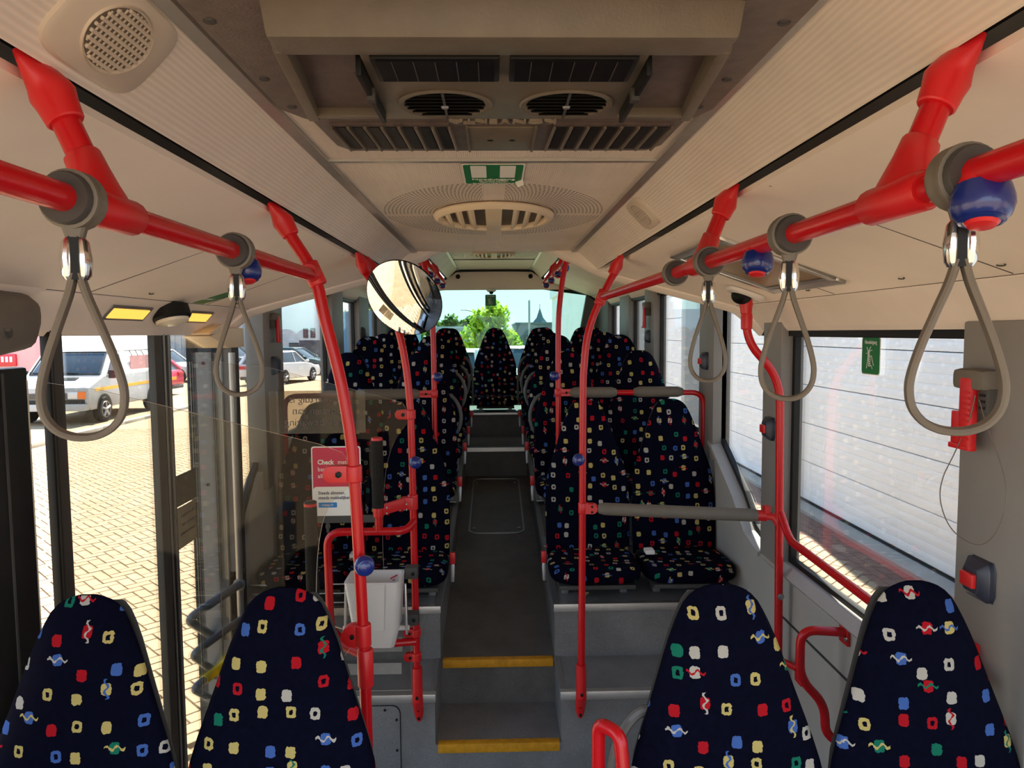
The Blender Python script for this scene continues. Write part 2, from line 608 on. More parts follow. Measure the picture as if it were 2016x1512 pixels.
def strip(mb, prof, y0, y1, dz=0.0, th=.012, mi=0, step=None):
    """a sheet whose section is prof (x, z), from y0 to y1, th thick upwards"""
    n = len(prof)
    def Y(y, x):
        return y(x) if callable(y) else y
    vs = []
    for up in (0, th):
        for yy in (y0, y1):
            for x, z in prof:
                vs.append((x, Y(yy, x), z + dz + up))
    f = []
    for i in range(n - 1):
        f += [(i, i + 1, n + i + 1, n + i), (2 * n + i, 3 * n + i, 3 * n + i + 1, 2 * n + i + 1),
              (i, 2 * n + i, 2 * n + i + 1, i + 1), (n + i, n + i + 1, 3 * n + i + 1, 3 * n + i)]
    f += [(0, n, 3 * n, 2 * n), (n - 1, 3 * n - 1, 4 * n - 1, 2 * n - 1)]
    return mb.add(vs, f, mi)

def mir(prof):
    return [(-x, z) for x, z in reversed(prof)]

COVE = [(.415, 2.316), (.44, 2.303), (.50, 2.243), (.522, 2.216)]
SIDE = [(.558, 2.204), (.60, 2.186), (.80, 2.117), (1.00, 2.048), (1.095, 2.015)]
DUCT = [(1.099, 2.010), (1.13, 1.992), (1.158, 1.962), (1.172, 1.938), (1.176, 1.934), (1.184, 1.918), (1.188, 1.914), (1.20, 1.900)]
Y0 = -.6
def ceiling_section(y0, y1, dz, name, side_end=None):
    se = side_end or y1
    root = struct(name, strip(MB(), [(-.40, 2.32), (-.15, 2.322), (.15, 2.322), (.40, 2.32)], y0, y1, dz), 'ceil')
    for s in (1, -1):
        g = (lambda p: p) if s > 0 else mir
        strip(MB(), g(COVE), y0, se, dz).build('cove_panel', 'ceil_side', root)
        strip(MB(), g([(.396, 2.312), (.419, 2.310)]), y0, y1, dz, .016).build('ceiling_seam_trim', 'alu', root)
        strip(MB(), g([(.520, 2.245), (.560, 2.235)]), y0, se, dz, .03).build('mounting_slot', 'black', root)
        strip(MB(), g(SIDE), y0, se, dz).build('side_panel', 'cream', root)
        strip(MB(), g([(1.092, 2.018), (1.102, 2.012)]), y0, se, dz, .01).build('panel_seam', 'black', root)
        strip(MB(), g(DUCT), y0, se, dz).build('duct_panel', 'cream_smooth', root)
    return root
ceil_front = ceiling_section(Y0, 3.75, 0, 'ceiling', side_end=lip_y)
ceil_rear = ceiling_section(3.70, 8.10, RD, 'ceiling')
# the moulded lip where the low front ceiling ends, and the step up behind it
mb = MB()
prof = []
full = [(0, 2.332), (.20, 2.332), (.285, 2.326), (.325, 2.306), (.36, 2.285), (.42, 2.262), (.50, 2.212), (.56, 2.182), (.80, 2.098), (1.0, 2.03), (1.1, 1.992), (1.16, 1.935), (1.2, 1.885)]
full = mir(full)[:-1] + full
for k, (x, z) in enumerate(full):
    prof.append((x, z))
n = len(prof)
vs = []
for dy, dz in ((-.045, .012), (-.02, -.006), (.012, -.008), (.03, .02), (.03, .36), (-.045, .05)):
    vs += [(x, lip_y(x) + dy, z + dz) for x, z in prof]
f = []
for r in range(6):
    r2 = (r + 1) % 6
    for i in range(n - 1):
        f.append((r * n + i, r * n + i + 1, r2 * n + i + 1, r2 * n + i))
f += [tuple(r * n for r in range(6)), tuple(r * n + n - 1 for r in reversed(range(6)))]
mb.add(vs, f)
struct('trim_1', mb, 'cream_smooth')
# seams across the side panels
for s in (1, -1):
    for yy in (1.48, 2.27):
        y2 = yy + (.47 if s < 0 else 0)
        mb = MB()
        strip(mb, [(.57, 2.1985), (.80, 2.1165), (1.09, 2.0155)] if s > 0 else mir([(.57, 2.1985), (.80, 2.1165), (1.09, 2.0155)]), y2, y2 + .003, 0, .004)
        mb.build('panel_joint', 'dark_grey', ceil_front)
strip(MB(), [(-.40, 2.314), (.40, 2.314)], 1.755, 1.772, 0, .008).build('cross_trim', 'alu', ceil_front)
strip(MB(), [(-.40, 2.314), (.40, 2.314)], 6.95, 6.965, RD, .008).build('cross_trim', 'dark_grey', ceil_rear)
strip(MB(), [(-.40, 2.314), (.40, 2.314)], 5.4, 5.41, RD, .008).build('cross_trim', 'dark_grey', ceil_rear)
mbr = MB().box(-1.3, 1.3, Y0, 3.75, 2.36, 2.40).box(-1.3, 1.3, 3.74, 8.2, 2.36 + RD, 2.40 + RD)
mbr.box(-1.3, 1.3, 3.74, 3.77, 2.36, 2.40 + RD)
for s in (1, -1):
    mbr.box(min(s * 1.22, s * 1.3), max(s * 1.22, s * 1.3), Y0, 3.2, 1.93, 2.38)
    mbr.box(min(s * 1.22, s * 1.3), max(s * 1.22, s * 1.3), 3.2, 8.2, 1.93 + RD, 2.38 + RD)
struct('roof', mbr, 'white_plastic')

# ---- side walls: one lower panel, pillars, sills as parts
WX0, WX1 = 1.20, 1.27
def wall(side):
    s = 1 if side == 'right' else -1
    X0, X1 = (WX0, WX1) if s > 0 else (-WX1, -WX0)
    mb = MB()
    low = [(-.6, -.35), (8.15, -.35), (8.15, 1.29), (3.86, 1.29), (3.80, 1.27), (3.44, 1.075), (3.34, .985), (3.26, .945), (3.15, .915), (3.08, .905), (-.6, .905)]
    if s < 0:
        low = [(3.27, -.35), (8.15, -.35), (8.15, 1.29), (3.86, 1.29), (3.80, 1.27), (3.60, 1.17), (3.44, 1.02), (3.36, .90), (3.34, .80), (3.27, .80)]
        mb.box(X0, X1, -.6, 1.60, -.35, .905)
    mb.prism(low, 'x', X0, X1)
    root = struct('wall_' + side, mb, 'grey_wall')
    P = [(1.50, 1.76, .9, 1.92), (2.895, 3.09, .9, 1.95), (3.80, 4.07, 1.2, 2.24), (5.25, 5.58, 1.2, 2.24), (6.24, 6.70, 1.2, 2.24), (7.40, 8.15, 1.2, 2.5)]
    if s < 0:
        P = [(1.20, 1.50, .9, 1.92), (3.65, 3.98, 1.1, 2.24), (5.20, 5.58, 1.2, 2.24), (6.24, 6.70, 1.2, 2.24), (7.40, 8.15, 1.2, 2.5)]
    for (a, b, z0, z1) in P:
        q = MB().box(min(s * 1.175, s * 1.27), max(s * 1.175, s * 1.27), a, b, z0, z1)
        q.build('pillar', 'grey_pillar' if b < 7.5 else 'darker', root, bevel=.006)
    # header bands over the panes
    mbh = MB()
    if s > 0:
        mbh.box(X0 + .005, X1, -.6, 3.2, 1.878, 1.95)
    else:
        mbh.box(X0, X1 - .005, -.6, 3.3, 1.915, 1.97)
    mbh.box(X0, X1, 3.1, 8.15, 2.17, 2.26)
    mbh.build('header_rail', 'black', root)
    return root
wr = wall('right')
wl = wall('left')
# sill ledge, ribbed, under the big pane and along the slope
mb = MB()
mb.prism([(1.165, .905), (1.20, .935), (1.255, .935), (1.255, .90), (1.20, .87)], 'y', -.6, 3.07)
mb.build('window_sill', 'grey_wall', wr)
path = [(3.09, .915), (3.15, .925), (3.27, .955), (3.44, 1.085), (3.80, 1.285), (3.86, 1.30)]
mb = MB()
for (a, b) in zip(path, path[1:]):
    mb.hexa([(1.165, a[0], a[1] - .02), (1.255, a[0], a[1] - .03), (1.255, b[0], b[1] - .03), (1.165, b[0], b[1] - .02),
             (1.165, a[0], a[1]), (1.255, a[0], a[1] + .012), (1.255, b[0], b[1] + .012), (1.165, b[0], b[1])])
mb.build('sloped_sill', 'grey_wall', wr)
# joints and low duct along the floor on the right wall
MB().box(1.192, 1.201, 2.93, 2.936, -.1, .9).build('lining_joint', 'dark_grey', wr)
MB().box(1.192, 1.201, .2, 2.93, .70, .704).build('lining_joint', 'dark_grey', wr)
mb = MB().prism([(1.04, -.12), (1.09, .05), (1.13, .07), (1.2, .07), (1.2, -.12)], 'y', .2, 3.03)
mb.build('heater_duct', 'dark_grey', wr)
mb = MB()
for k in range(3):
    for j in range(46):
        y = 1.6 + j * .022
        x = 1.095 + k * .03
        mb.box(x, x + .018, y, y + .013, .045 + k * .012, .074)
mb.build('duct_grating', 'black', wr)
MB().box(1.175, 1.2, 3.12, 3.36, .35, .36).build('lining_joint', 'dark_grey', wr)

# ---- panes
wn = [0]
def window(poly, xs, frame=.03, mat='glass', gasket='black'):
    wn[0] += 1
    w = thing('window_%d' % wn[0], None, None, (xs, poly[0][0], poly[0][1]))
    w['kind'] = 'structure'
    s = 1 if xs > 0 else -1
    mb = MB().prism(poly, 'x', xs, xs + s * .006)
    mb.build('pane', mat, w)
    cy_ = sum(p[0] for p in poly) / len(poly)
    cz_ = sum(p[1] for p in poly) / len(poly)
    mb = MB()
    n = len(poly)
    ins = []
    for i in range(n):
        p0, p1, p2 = Vector(poly[i - 1]), Vector(poly[i]), Vector(poly[(i + 1) % n])
        d1, d2 = (p1 - p0).normalized(), (p2 - p1).normalized()
        n1, n2 = Vector((-d1.y, d1.x)), Vector((-d2.y, d2.x))
        if n1.dot(Vector((cy_, cz_)) - p1) < 0:
            n1, n2 = -n1, -n2
        m = (n1 + n2)
        m = m / max(.3, m.dot(n1))
        ins.append(p1 + m * frame)
    a, b = xs - s * .012, xs + s * .012
    for i in range(n):
        j = (i + 1) % n
        o1, o2, i1, i2 = poly[i], poly[j], ins[i], ins[j]
        mb.hexa([(a, *o1), (a, *o2), (a, *i2), (a, *i1), (b, *o1), (b, *o2), (b, *i2), (b, *i1)])
    mb.build('gasket', gasket, w)
    return w
def rect(a, b, c, d):
    return [(a, c), (b, c), (b, d), (a, d)]
W1 = window(rect(1.755, 2.90, .925, 1.905), 1.235)
window(rect(-.5, 1.505, .925, 1.905), 1.235)
W2 = window([(3.085, .915), (3.16, .925), (3.28, .965), (3.44, 1.09), (3.83, 1.30), (3.83, 2.20), (3.085, 2.20)], 1.235)
window(rect(4.06, 5.26, 1.29, 2.19), 1.235)
window(rect(5.57, 6.25, 1.29, 2.19), 1.235)
window(rect(6.69, 7.42, 1.29, 2.19), 1.235)
window(rect(-.3, 1.205, .925, 1.905), -1.235)
window([(3.30, .80), (3.36, .82), (3.44, 1.03), (3.60, 1.18), (3.70, 1.24), (3.70, 2.20), (3.30, 2.20)], -1.235)
window(rect(3.97, 5.21, 1.29, 2.19), -1.235)
window(rect(5.57, 6.25, 1.29, 2.19), -1.235)
window(rect(6.69, 7.42, 1.29, 2.19), -1.235)

# ---- rear wall with its big pane
YR = 8.10
def lerp_p(tab, t):
    for (a, x), (b, y) in zip(tab, tab[1:]):
        if t <= b + 1e-9:
            return x + (y - x) * (t - a) / (b - a)
    return tab[-1][1]
mb = MB()
top = [(1.2, 2.19), (1.095, 2.305), (.56, 2.49), (.41, 2.60), (0, 2.612)]
top = top + [(-x, z) for x, z in reversed(top[:-1])]
xs_ = sorted(set([p[0] for p in top] + [-1.06, 1.06]))
tp = sorted(top)
for xa, xb in zip(xs_, xs_[1:]):
    bz = lambda x: 2.385 if abs(x) <= 1.06 else 2.385 - (abs(x) - 1.06) / .14 * .195
    mb.prism([(xa, bz(xa)), (xb, bz(xb)), (xb, lerp_p(tp, xb)), (xa, lerp_p(tp, xa))], 'y', YR, YR + .05)
wrear = struct('wall_rear', mb, 'cream')
MB().prism([(-1.2, -.35), (1.2, -.35), (1.2, 1.42), (-1.2, 1.42)], 'y', YR, YR + .05).build('lower_panel', 'darker', wrear)
for s in (1, -1):
    MB().prism([(s * 1.2, 1.4), (s * .955, 1.4), (s * .975, 1.95), (s * 1.055, 2.385), (s * 1.2, 2.30)], 'y', YR - .02, YR + .06).build('corner_panel', 'darker', wrear)
    MB().ball((s * .41, YR - .005, 2.535), .026, .012, .026).build('fixing_screw', 'black', wrear)
mb = MB()
arc = [(1.16, 2.25), (1.07, 2.325), (.80, 2.42), (.56, 2.506), (.43, 2.598), (.2, 2.603), (0, 2.604)]
arc = arc + [(-x, z) for x, z in reversed(arc[:-1])]
mb.tube([(x, YR - .02, z) for x, z in arc], .016, 6)
mb.build('rubber_edging', 'black', wrear)
wn[0] += 1
w = thing('window_%d' % wn[0], None, None, (0, YR, 1.4))
w['kind'] = 'structure'
MB().prism([(-.965, 1.40), (.965, 1.40), (.985, 1.95), (1.06, 2.39), (-1.06, 2.39), (-.985, 1.95)], 'y', YR + .02, YR + .028).build('pane', 'glass_rear', w)
WREAR = w

# ---- floor: low floor, two steps, sloping aisle, podiums
FZ = -.12
mb = MB().box(-1.27, 1.27, -.6, 3.06, FZ - .05, FZ)
floor = struct('floor', mb, 'floor')
# front face below the first step and the two podium fronts
Y1, Y2, YU = 3.04, 3.39, 6.40
AX = .28
def side_block(s, name, y0, y1, z0a, z1a, z1b, mat='floor'):
    xa, xb = (AX, 1.2) if s > 0 else (-1.2, -AX)
    q = MB().hexa([(xa, y0, z0a), (xb, y0, z0a), (xb, y1, z0a), (xa, y1, z0a), (xa, y0, z1a), (xb, y0, z1a), (xb, y1, z1b), (xa, y1, z1b)])
    return q.build(name, mat, floor)
for s in (1, -1):
    side_block(s, 'podium', Y1, Y2, FZ, .308, .308)
    side_block(s, 'podium', Y2, 4.4, FZ, .569, .60)
    side_block(s, 'podium', 4.4, YU, FZ, .60, .852, 'floor_dark')
    side_block(s, 'podium', YU, YR, FZ, .852, .90, 'floor_dark')
    xa, xb = (AX - .004, 1.2) if s > 0 else (-1.2, -AX + .004)
    MB().box(xa, xb, Y1 - .006, Y1 + .028, .274, .312).build('edge_trim', 'alu', floor, bevel=.002)
    MB().box(xa, xb, Y2 - .006, Y2 + .028, .535, .573).build('edge_trim', 'alu', floor, bevel=.002)
    x = s * AX
    MB().hexa([(x - .004, Y1 + .03, .30), (x + .022 * s, Y1 + .03, .30), (x + .022 * s, Y2, .30), (x - .004, Y2, .30),
               (x - .004, Y1 + .03, .311), (x + .022 * s, Y1 + .03, .311), (x + .022 * s, Y2, .311), (x - .004, Y2, .311)]).build('edge_trim', 'steel', floor)
    for (a, b, za, zb) in ((Y2, 4.4, .573, .604), (4.4, YU - .02, .604, .856)):
        xo, xi = x + .026 * s, x - .004 * s
        MB().hexa([(min(xi, xo), a, za - .03), (max(xi, xo), a, za - .03), (max(xi, xo), b, zb - .03), (min(xi, xo), b, zb - .03),
                   (min(xi, xo), a, za), (max(xi, xo), a, za), (max(xi, xo), b, zb), (min(xi, xo), b, zb)]).build('edge_trim', 'steel', floor)
MB().box(-AX, AX, Y1, Y2 + .02, FZ, .078).build('step', 'floor', floor)
MB().hexa([(-AX, Y2, FZ), (AX, Y2, FZ), (AX, YU, FZ), (-AX, YU, FZ), (-AX, Y2, .296), (AX, Y2, .296), (AX, YU, .60), (-AX, YU, .60)]).build('aisle_ramp', 'floor_dark', floor)
MB().box(-AX - .05, AX + .05, YU, 7.2, FZ, .856).build('step', 'floor_dark', floor)
MB().box(-AX - .05, AX + .05, YU - .01, YU + .03, .826, .862).build('edge_trim', 'alu', floor)
MB().box(-1.2, 1.2, 7.12, YR, FZ, 1.095).build('bench_riser', 'floor_dark', floor)
MB().box(-.5, .5, 7.105, 7.125, 1.08, 1.10).build('edge_trim', 'alu', floor)
MB().box(-AX + .012, AX - .008, Y1 - .008, Y1 + .03, .042, .083).build('step_nosing', 'yellow_edge', floor, bevel=.003)
MB().box(-AX + .01, AX - .008, Y2 - .008, Y2 + .03, .262, .301).build('step_nosing', 'yellow_edge', floor, bevel=.003)
# hatch in the ramp: rounded frame and plate
sl = (.60 - .296) / (YU - Y2)
def rz(y):
    return .296 + (y - Y2) * sl
def ring(mb, outer, inner, zf, h):
    n = len(outer)
    vs = [(x, y, zf(y) + h) for x, y in outer] + [(x, y, zf(y) + h) for x, y in inner] + [(x, y, zf(y)) for x, y in outer] + [(x, y, zf(y)) for x, y in inner]
    f = []
    for i in range(n):
        j = (i + 1) % n
        f += [(i, j, n + j, n + i), (2 * n + i, i, j, 2 * n + j), (n + i, 3 * n + i, 3 * n + j, n + j)]
    mb.add(vs, f)
mb = MB()
ring(mb, rrect(-.205, .205, 5.02, 6.32, .07, 5), rrect(-.193, .193, 5.035, 6.305, .06, 5), rz, .005)
mb.build('hatch_frame', 'steel', floor)
for x in (-.165, .165):
    for y in (5.13, 6.2):
        MB().lathe([(.012, 0), (.012, .004), (.004, .006)], (x, y, rz(y)), (0, 0, 1), 8).build('hatch_bolt', 'alu', floor)
# flap in the left podium front, with screws
mb = MB()
pl = rrect(-.93, -.435, -.11, .262, .035, 4)
mb.prism(pl, 'y', Y1 - .004, Y1 + .002)
mb.build('service_flap', 'floor', floor)
mb = MB()
po, pi_ = rrect(-.934, -.431, -.114, .266, .037, 4), rrect(-.93, -.435, -.11, .262, .035, 4)
n = len(po)
mb.add([(x, Y1 - .0015, z) for x, z in po] + [(x, Y1 - .0015, z) for x, z in pi_], [(i, (i + 1) % n, n + (i + 1) % n, n + i) for i in range(n)])
mb.build('flap_gap', 'black', floor)
for (x, z) in ((-.50, .245), (-.449, .20), (-.449, .06), (-.75, .245)):
    MB().lathe([(.006, 0), (.006, .003), (.002, .004)], (x, Y1 - .004, z), (0, -1, 0), 8).build('flap_screw', 'black', floor)
# ================================================================ SEATS
WT = [(0, .224), (.10, .228), (.26, .229), (.38, .228), (.46, .224), (.53, .213), (.60, .196), (.667, .177), (.74, .156), (.81, .137), (.87, .119), (.92, .101), (.955, .085), (.976, .069), (.989, .052), (.996, .036), (1.0, .022)]
BH = .78
def lerp_t(tab, t):
    for (a, x), (b, y) in zip(tab, tab[1:]):
        if t <= b:
            return x + (y - x) * (t - a) / (b - a)
    return tab[-1][1]
def yb(t):
    return -.005 + .115 * t ** 1.25
def backrest_mb(hs=1.0):
    mb = MB()
    hr = [0, .06, .13, .2, .27, .34, .41, .48, .54, .6, .66, .72, .77, .82, .86, .90, .93, .955, .975, .988, .996, 1.0]
    us = [-1, -.93, -.8, -.6, -.35, 0, .35, .6, .8, .93, 1]
    nr, nc = len(hr), len(us)
    for side in (0, 1):
        for t in hr:
            w = lerp_t(WT, t)
            for u in us:
                if side == 0:
                    bulge = .034 * (1 - abs(u) ** 4) * min(1, (1 - t) * 9 + .12) - .014 * (1 - abs(u) ** 1.5) * max(0, 1 - abs(t - .35) / .4)
                    y = yb(t) - bulge
                else:
                    y = yb(t) + .030 * (1 - abs(u) ** 6) * min(1, (1 - t) * 9 + .12)
                mb.v.append((w * u, y, -.05 + (BH + .05) * hs * t))
    for side in (0, 1):
        b = side * nr * nc
        for i in range(nr - 1):
            for j in range(nc - 1):
                q = [b + i * nc + j, b + i * nc + j + 1, b + (i + 1) * nc + j + 1, b + (i + 1) * nc + j]
                mb.face(q if side == 0 else q[::-1], 0, [(mb.v[k][0] + side * 1.3, mb.v[k][2]) for k in (q if side == 0 else q[::-1])])
    o = nr * nc
    mb.face([o + j for j in range(nc)] + [j for j in reversed(range(nc))], 0, [(0, 0)] * (2 * nc))
    return mb
def weld(mb, name, mats, **kw):
    me = mb.mesh(name, mats, smooth=0)
    bm = bmesh.new()
    bm.from_mesh(me)
    bmesh.ops.remove_doubles(bm, verts=bm.verts, dist=1e-4)
    bmesh.ops.recalc_face_normals(bm, faces=bm.faces)
    bm.to_mesh(me)
    bm.free()
    me.polygons.foreach_set('use_smooth', [True] * len(me.polygons))
    return me
def cushion_mb():
    mb = MB()
    nu, nv = 36, 14
    rx, ry, rz_ = .232, .222, .052
    def sp(c, e):
        return (abs(c) ** e) * (1 if c >= 0 else -1)
    for i in range(nv + 1):
        p = -pi / 2 + pi * i / nv
        for j in range(nu):
            a = 2 * pi * j / nu
            x = rx * sp(cos(p), .42) * sp(cos(a), .5)
            y = ry * sp(cos(p), .42) * sp(sin(a), .5)
            z = rz_ * sp(sin(p), .62)
            if z > 0:
                z -= .016 * max(0, 1 - (x / .19) ** 2) * max(0, 1 - (y / .2) ** 2)
            z += .02 * max(0, (-y - .05)) / .17 * (1 if z > 0 else .6)
            mb.v.append((x, y - .205, z - .05))
    for i in range(nv):
        for j in range(nu):
            k = (j + 1) % nu
            q = [i * nu + j, i * nu + k, (i + 1) * nu + k, (i + 1) * nu + j]
            mb.face(q, 0, [(mb.v[m][0], mb.v[m][1] + 1.1 * mb.v[m][2] + 2.0) for m in q])
    return mb
SM = {}
SM['backrest'] = weld(backrest_mb(), 'backrest', 'fabric')
SM['backrest_low'] = weld(backrest_mb(.90), 'backrest', 'fabric')
SM['cushion'] = weld(cushion_mb(), 'cushion', 'fabric')
def shell_mb(hs=1.0):
    mb = MB()
    hr = [.02, .2, .4, .55, .7, .8, .87, .92, .955, .975]
    for y0, y1, sc in ((.026, .026, .97), (.046, .05, .9)):
        for t in hr:
            w = lerp_t(WT, min(1, t)) * sc
            for u in (-1, -.5, 0, .5, 1):
                mb.v.append((w * u, yb(t) + (y0 if abs(u) == 1 else y1), -.05 + (BH + .05) * hs * (t if sc > .95 else t * .985)))
    n = len(hr) * 5
    for b in (0, n):
        for i in range(len(hr) - 1):
            for j in range(4):
                mb.face([b + i * 5 + j, b + i * 5 + j + 1, b + (i + 1) * 5 + j + 1, b + (i + 1) * 5 + j])
    loop = [j for j in range(5)] + [i * 5 + 4 for i in range(1, len(hr))] + [(len(hr) - 1) * 5 + j for j in (3, 2, 1, 0)] + [i * 5 for i in reversed(range(1, len(hr) - 1))]
    for a, b in zip(loop, loop[1:] + loop[:1]):
        mb.face([a, b, b + n, a + n])
    return mb
SM['shell'] = shell_mb().mesh('back_shell', 'dark_grey')
SM['shell_low'] = shell_mb(.90).mesh('back_shell', 'dark_grey')
mb = MB().box(-.19, .19, -.37, -.03, -.118, -.095)
SM['pan'] = mb.mesh('seat_pan', 'dark_grey', bevel=.006)
def leg_mesh(h):
    key = 'leg%.2f' % h
    if key not in SM:
        mb = MB()
        mb.box(-.018, .018, -.25, -.16, -.12 - h, -.11)
        mb.box(-.04, .04, -.30, -.11, -.12 - h, -.112 - h)
        SM[key] = mb.mesh('leg', 'steel', bevel=.003)
    return SM[key]
def handle_mesh(s):
    key = 'handle%d' % s
    if key not in SM:
        def hp(x, t, dy=.03):
            return (s * x, yb(t) + dy, -.05 + (BH + .05) * t)
        mb = MB().tube(spline([hp(.13, .66), hp(.185, .652), hp(.225, .60), hp(.248, .52), hp(.248, .455), hp(.232, .39), hp(.20, .34)], 5), .0125, 10)
        SM[key] = mb.mesh('grab_handle', 'steelgrey')
    return SM[key]
M['steelgrey'] = plain('grey_handle_plastic', (.11, .108, .104), .4, 0, .5, .06)
def strut_mesh(s):
    key = 'strut%d' % s
    if key not in SM:
        mb = MB()
        mb.box(min(s * .232, s * .262), max(s * .232, s * .262), -.10, -.03, -.075, -.02)
        SM[key] = mb.mesh('armrest_stub', 'black', bevel=.004)
        q = MB().box(min(s * .234, s * .262), max(s * .234, s * .262), -.118, -.098, -.062, .0)
        SM[key + 'c'] = q.mesh('red_cap', 'red_plastic', bevel=.005)
        q = MB().hexa([(s * .235, -.11, -.16), (s * .255, -.11, -.16), (s * .255, -.06, -.14), (s * .235, -.06, -.14),
                       (s * .235, -.10, -.06), (s * .258, -.10, -.06), (s * .258, -.04, -.06), (s * .235, -.04, -.06)])
        SM[key + 'g'] = q.mesh('side_bracket', 'steel', bevel=.004)
    return SM[key], SM[key + 'c'], SM[key + 'g']
def link(name, me, parent):
    o = bpy.data.objects.new(name, me)
    COL.objects.link(o)
    o.parent = parent
    WL[o.name] = WL[parent.name]
    return o
def seat(label, loc, group, leg=.3, handle=0, arm=0, low=False, shell=True):
    t = thing('passenger_seat', label, 'seat', loc, group)
    link('backrest', SM['backrest_low' if low else 'backrest'], t)
    link('cushion', SM['cushion'], t)
    if shell:
        link('back_shell', SM['shell_low' if low else 'shell'], t)
    link('seat_pan', SM['pan'], t)
    if leg:
        for sx in (-1, 1):
            o = link('leg', leg_mesh(leg), t)
            o.location = (sx * .15, 0, 0)
    if handle:
        link('grab_handle', handle_mesh(handle), t)
    if arm:
        a, c, g = strut_mesh(arm)
        k = link('armrest_stub', a, t)
        link('red_cap', c, k)
        link('side_bracket', g, k)
    return t
rows = [(3.78, .75, 'first', .075), (4.53, 1.00, 'second', .28), (5.28, 1.10, 'third', .28), (6.03, 1.12, 'fourth', .25), (6.80, 1.17, 'fifth', .22)]
for i, (y, z, nm, lg) in enumerate(rows):
    for s, sd in ((1, 'garage side'), (-1, 'door side')):
        xa, xw = (.495, .965) if i == 0 else (.475, .945)
        if s < 0 and i == 0:
            xa, xw = .48, .955
        seat('navy patterned seat on the aisle, %s, %s row behind the steps' % (sd, nm), (s * xa, y, z), 'seats in rows behind the steps', lg, 0 if i == 0 else -s, -s)
        seat('navy patterned seat at the window, %s, %s row behind the steps' % (sd, nm), (s * xw, y, z), 'seats in rows behind the steps', lg, 0, 0)
for k, (x, nm) in enumerate(((0, 'in the middle, facing straight down the aisle'), (-.475, 'just door side of its middle seat'), (.475, 'just garage side of its middle seat'), (-.94, 'in the door side corner'), (.94, 'in the garage side corner'))):
    seat('navy patterned seat of the rear bench, ' + nm, (x, 7.50, 1.255), 'seats of the rear bench', .04, 0, 0, True)
for x, y, z, nm, hd in ((-.954, 1.535, .517, 'near seat beside the dark door panel, by the street', 0), (-.498, 1.535, .527, 'near seat in front of the first red pole and acrylic screen', 0),
                        (.505, 1.455, .548, 'near seat with grey grab handle, beside the aisle', -1), (.952, 1.455, .548, 'near seat under the big garage side window', 0)):
    seat('navy patterned ' + nm, (x, y, z), 'near seats facing the camera', .50, hd, 0)
# loose belt buckle between the two seats of the first garage side row
b = thing('seat_belt', 'black seat belt stalk with pale buckle between the first row seats', 'seat belt', (.74, 3.64, .66))
MB().tube(fillet([(.735, 3.66, .66), (.725, 3.58, .77), (.745, 3.50, .80)], .04), .011, 8).build('stalk', 'black', b)
MB().obox((.762, 3.47, .806), .045, .06, .02).build('buckle', 'white_plastic', b, bevel=.004)
b = thing('seat_belt', 'pale seat belt buckle between the two door side first row seats', 'seat belt', (-.70, 3.62, .66))
MB().tube(fillet([(-.715, 3.66, .66), (-.715, 3.58, .77), (-.71, 3.50, .80)], .04), .011, 8).build('stalk', 'black', b)
MB().obox((-.70, 3.47, .81), .05, .06, .02).build('buckle', 'white_plastic', b, bevel=.004)
mb = MB()
mb.obox((.44, 3.50, .583), .022, .018, .012, Matrix.Rotation(.5, 3, 'Y'))
mb.obox((.452, 3.495, .585), .018, .024, .008, Matrix.Rotation(-.6, 3, 'X'))
tag(mb.build('sweet_wrapper', 'wrapper', None, (.44, 3.5, .572)), 'crumpled gold sweet wrapper on the podium under the first row seat', 'litter')

# ================================================================ POLES, RAILS, STRAPS
TR = .0152
def loft(mb, secs, seg=16, mi=0, ex=1.0):
    """secs: (centre, ax, ay, rx, ry) rings joined one after the other"""
    o = len(mb.v)
    for c, ax, ay, rx, ry in secs:
        c, ax, ay = Vector(c), Vector(ax).normalized(), Vector(ay).normalized()
        for j in range(seg):
            a = 2 * pi * j / seg
            ca, sa = cos(a), sin(a)
            ca = abs(ca) ** ex * (1 if ca >= 0 else -1)
            sa = abs(sa) ** ex * (1 if sa >= 0 else -1)
            mb.v.append(tuple(c + ax * rx * ca + ay * ry * sa))
    n = len(secs)
    for i in range(n - 1):
        for j in range(seg):
            k = (j + 1) % seg
            mb.face([o + i * seg + j, o + i * seg + k, o + (i + 1) * seg + k, o + (i + 1) * seg + j], mi)
    mb.face([o + j for j in reversed(range(seg))], mi)
    mb.face([o + (n - 1) * seg + j for j in range(seg)], mi)
    return mb
def top_bracket(mb, top, nxt):
    """flared plastic shoe between a tube end and the slot in the ceiling"""
    top, nxt = Vector(top), Vector(nxt)
    d = (nxt - top).normalized()
    yv = Vector((0, 1, 0))
    s = d.cross(yv).normalized()
    loft(mb, [(top - d * .004, yv, s, .042, .011), (top + d * .012, yv, s, .040, .015), (top + d * .03, yv, s, .027, .023), (top + d * .042, yv, s, .0235, .027),
              (top + d * .056, yv, s, .0225, .024), (top + d * .078, yv, s, .0215, .0215), (top + d * .080, yv, s, .0195, .0195)], 18)
def saddle(mb, c, d):
    """T joint: sleeve along Y around the rail, skirt rising along d"""
    c, d = Vector(c), Vector(d).normalized()
    yv = Vector((0, 1, 0))
    s = d.cross(yv).normalized()
    mb.lathe([(.0185, -.058), (.0215, -.052), (.0215, .052), (.0185, .058)], c, (0, 1, 0), 16)
    loft(mb, [(c, yv, s, .050, .0205), (c + d * .02, yv, s, .046, .0205), (c + d * .05, yv, s, .030, .0205), (c + d * .075, yv, s, .022, .0205), (c + d * .078, yv, s, .0185, .0185)], 16)
def clampring(mb, c, axis, r=.022, h=.022):
    mb.lathe([(r - .002, -h), (r, -h + .003), (r, h - .003), (r - .002, h)], c, axis, 18)
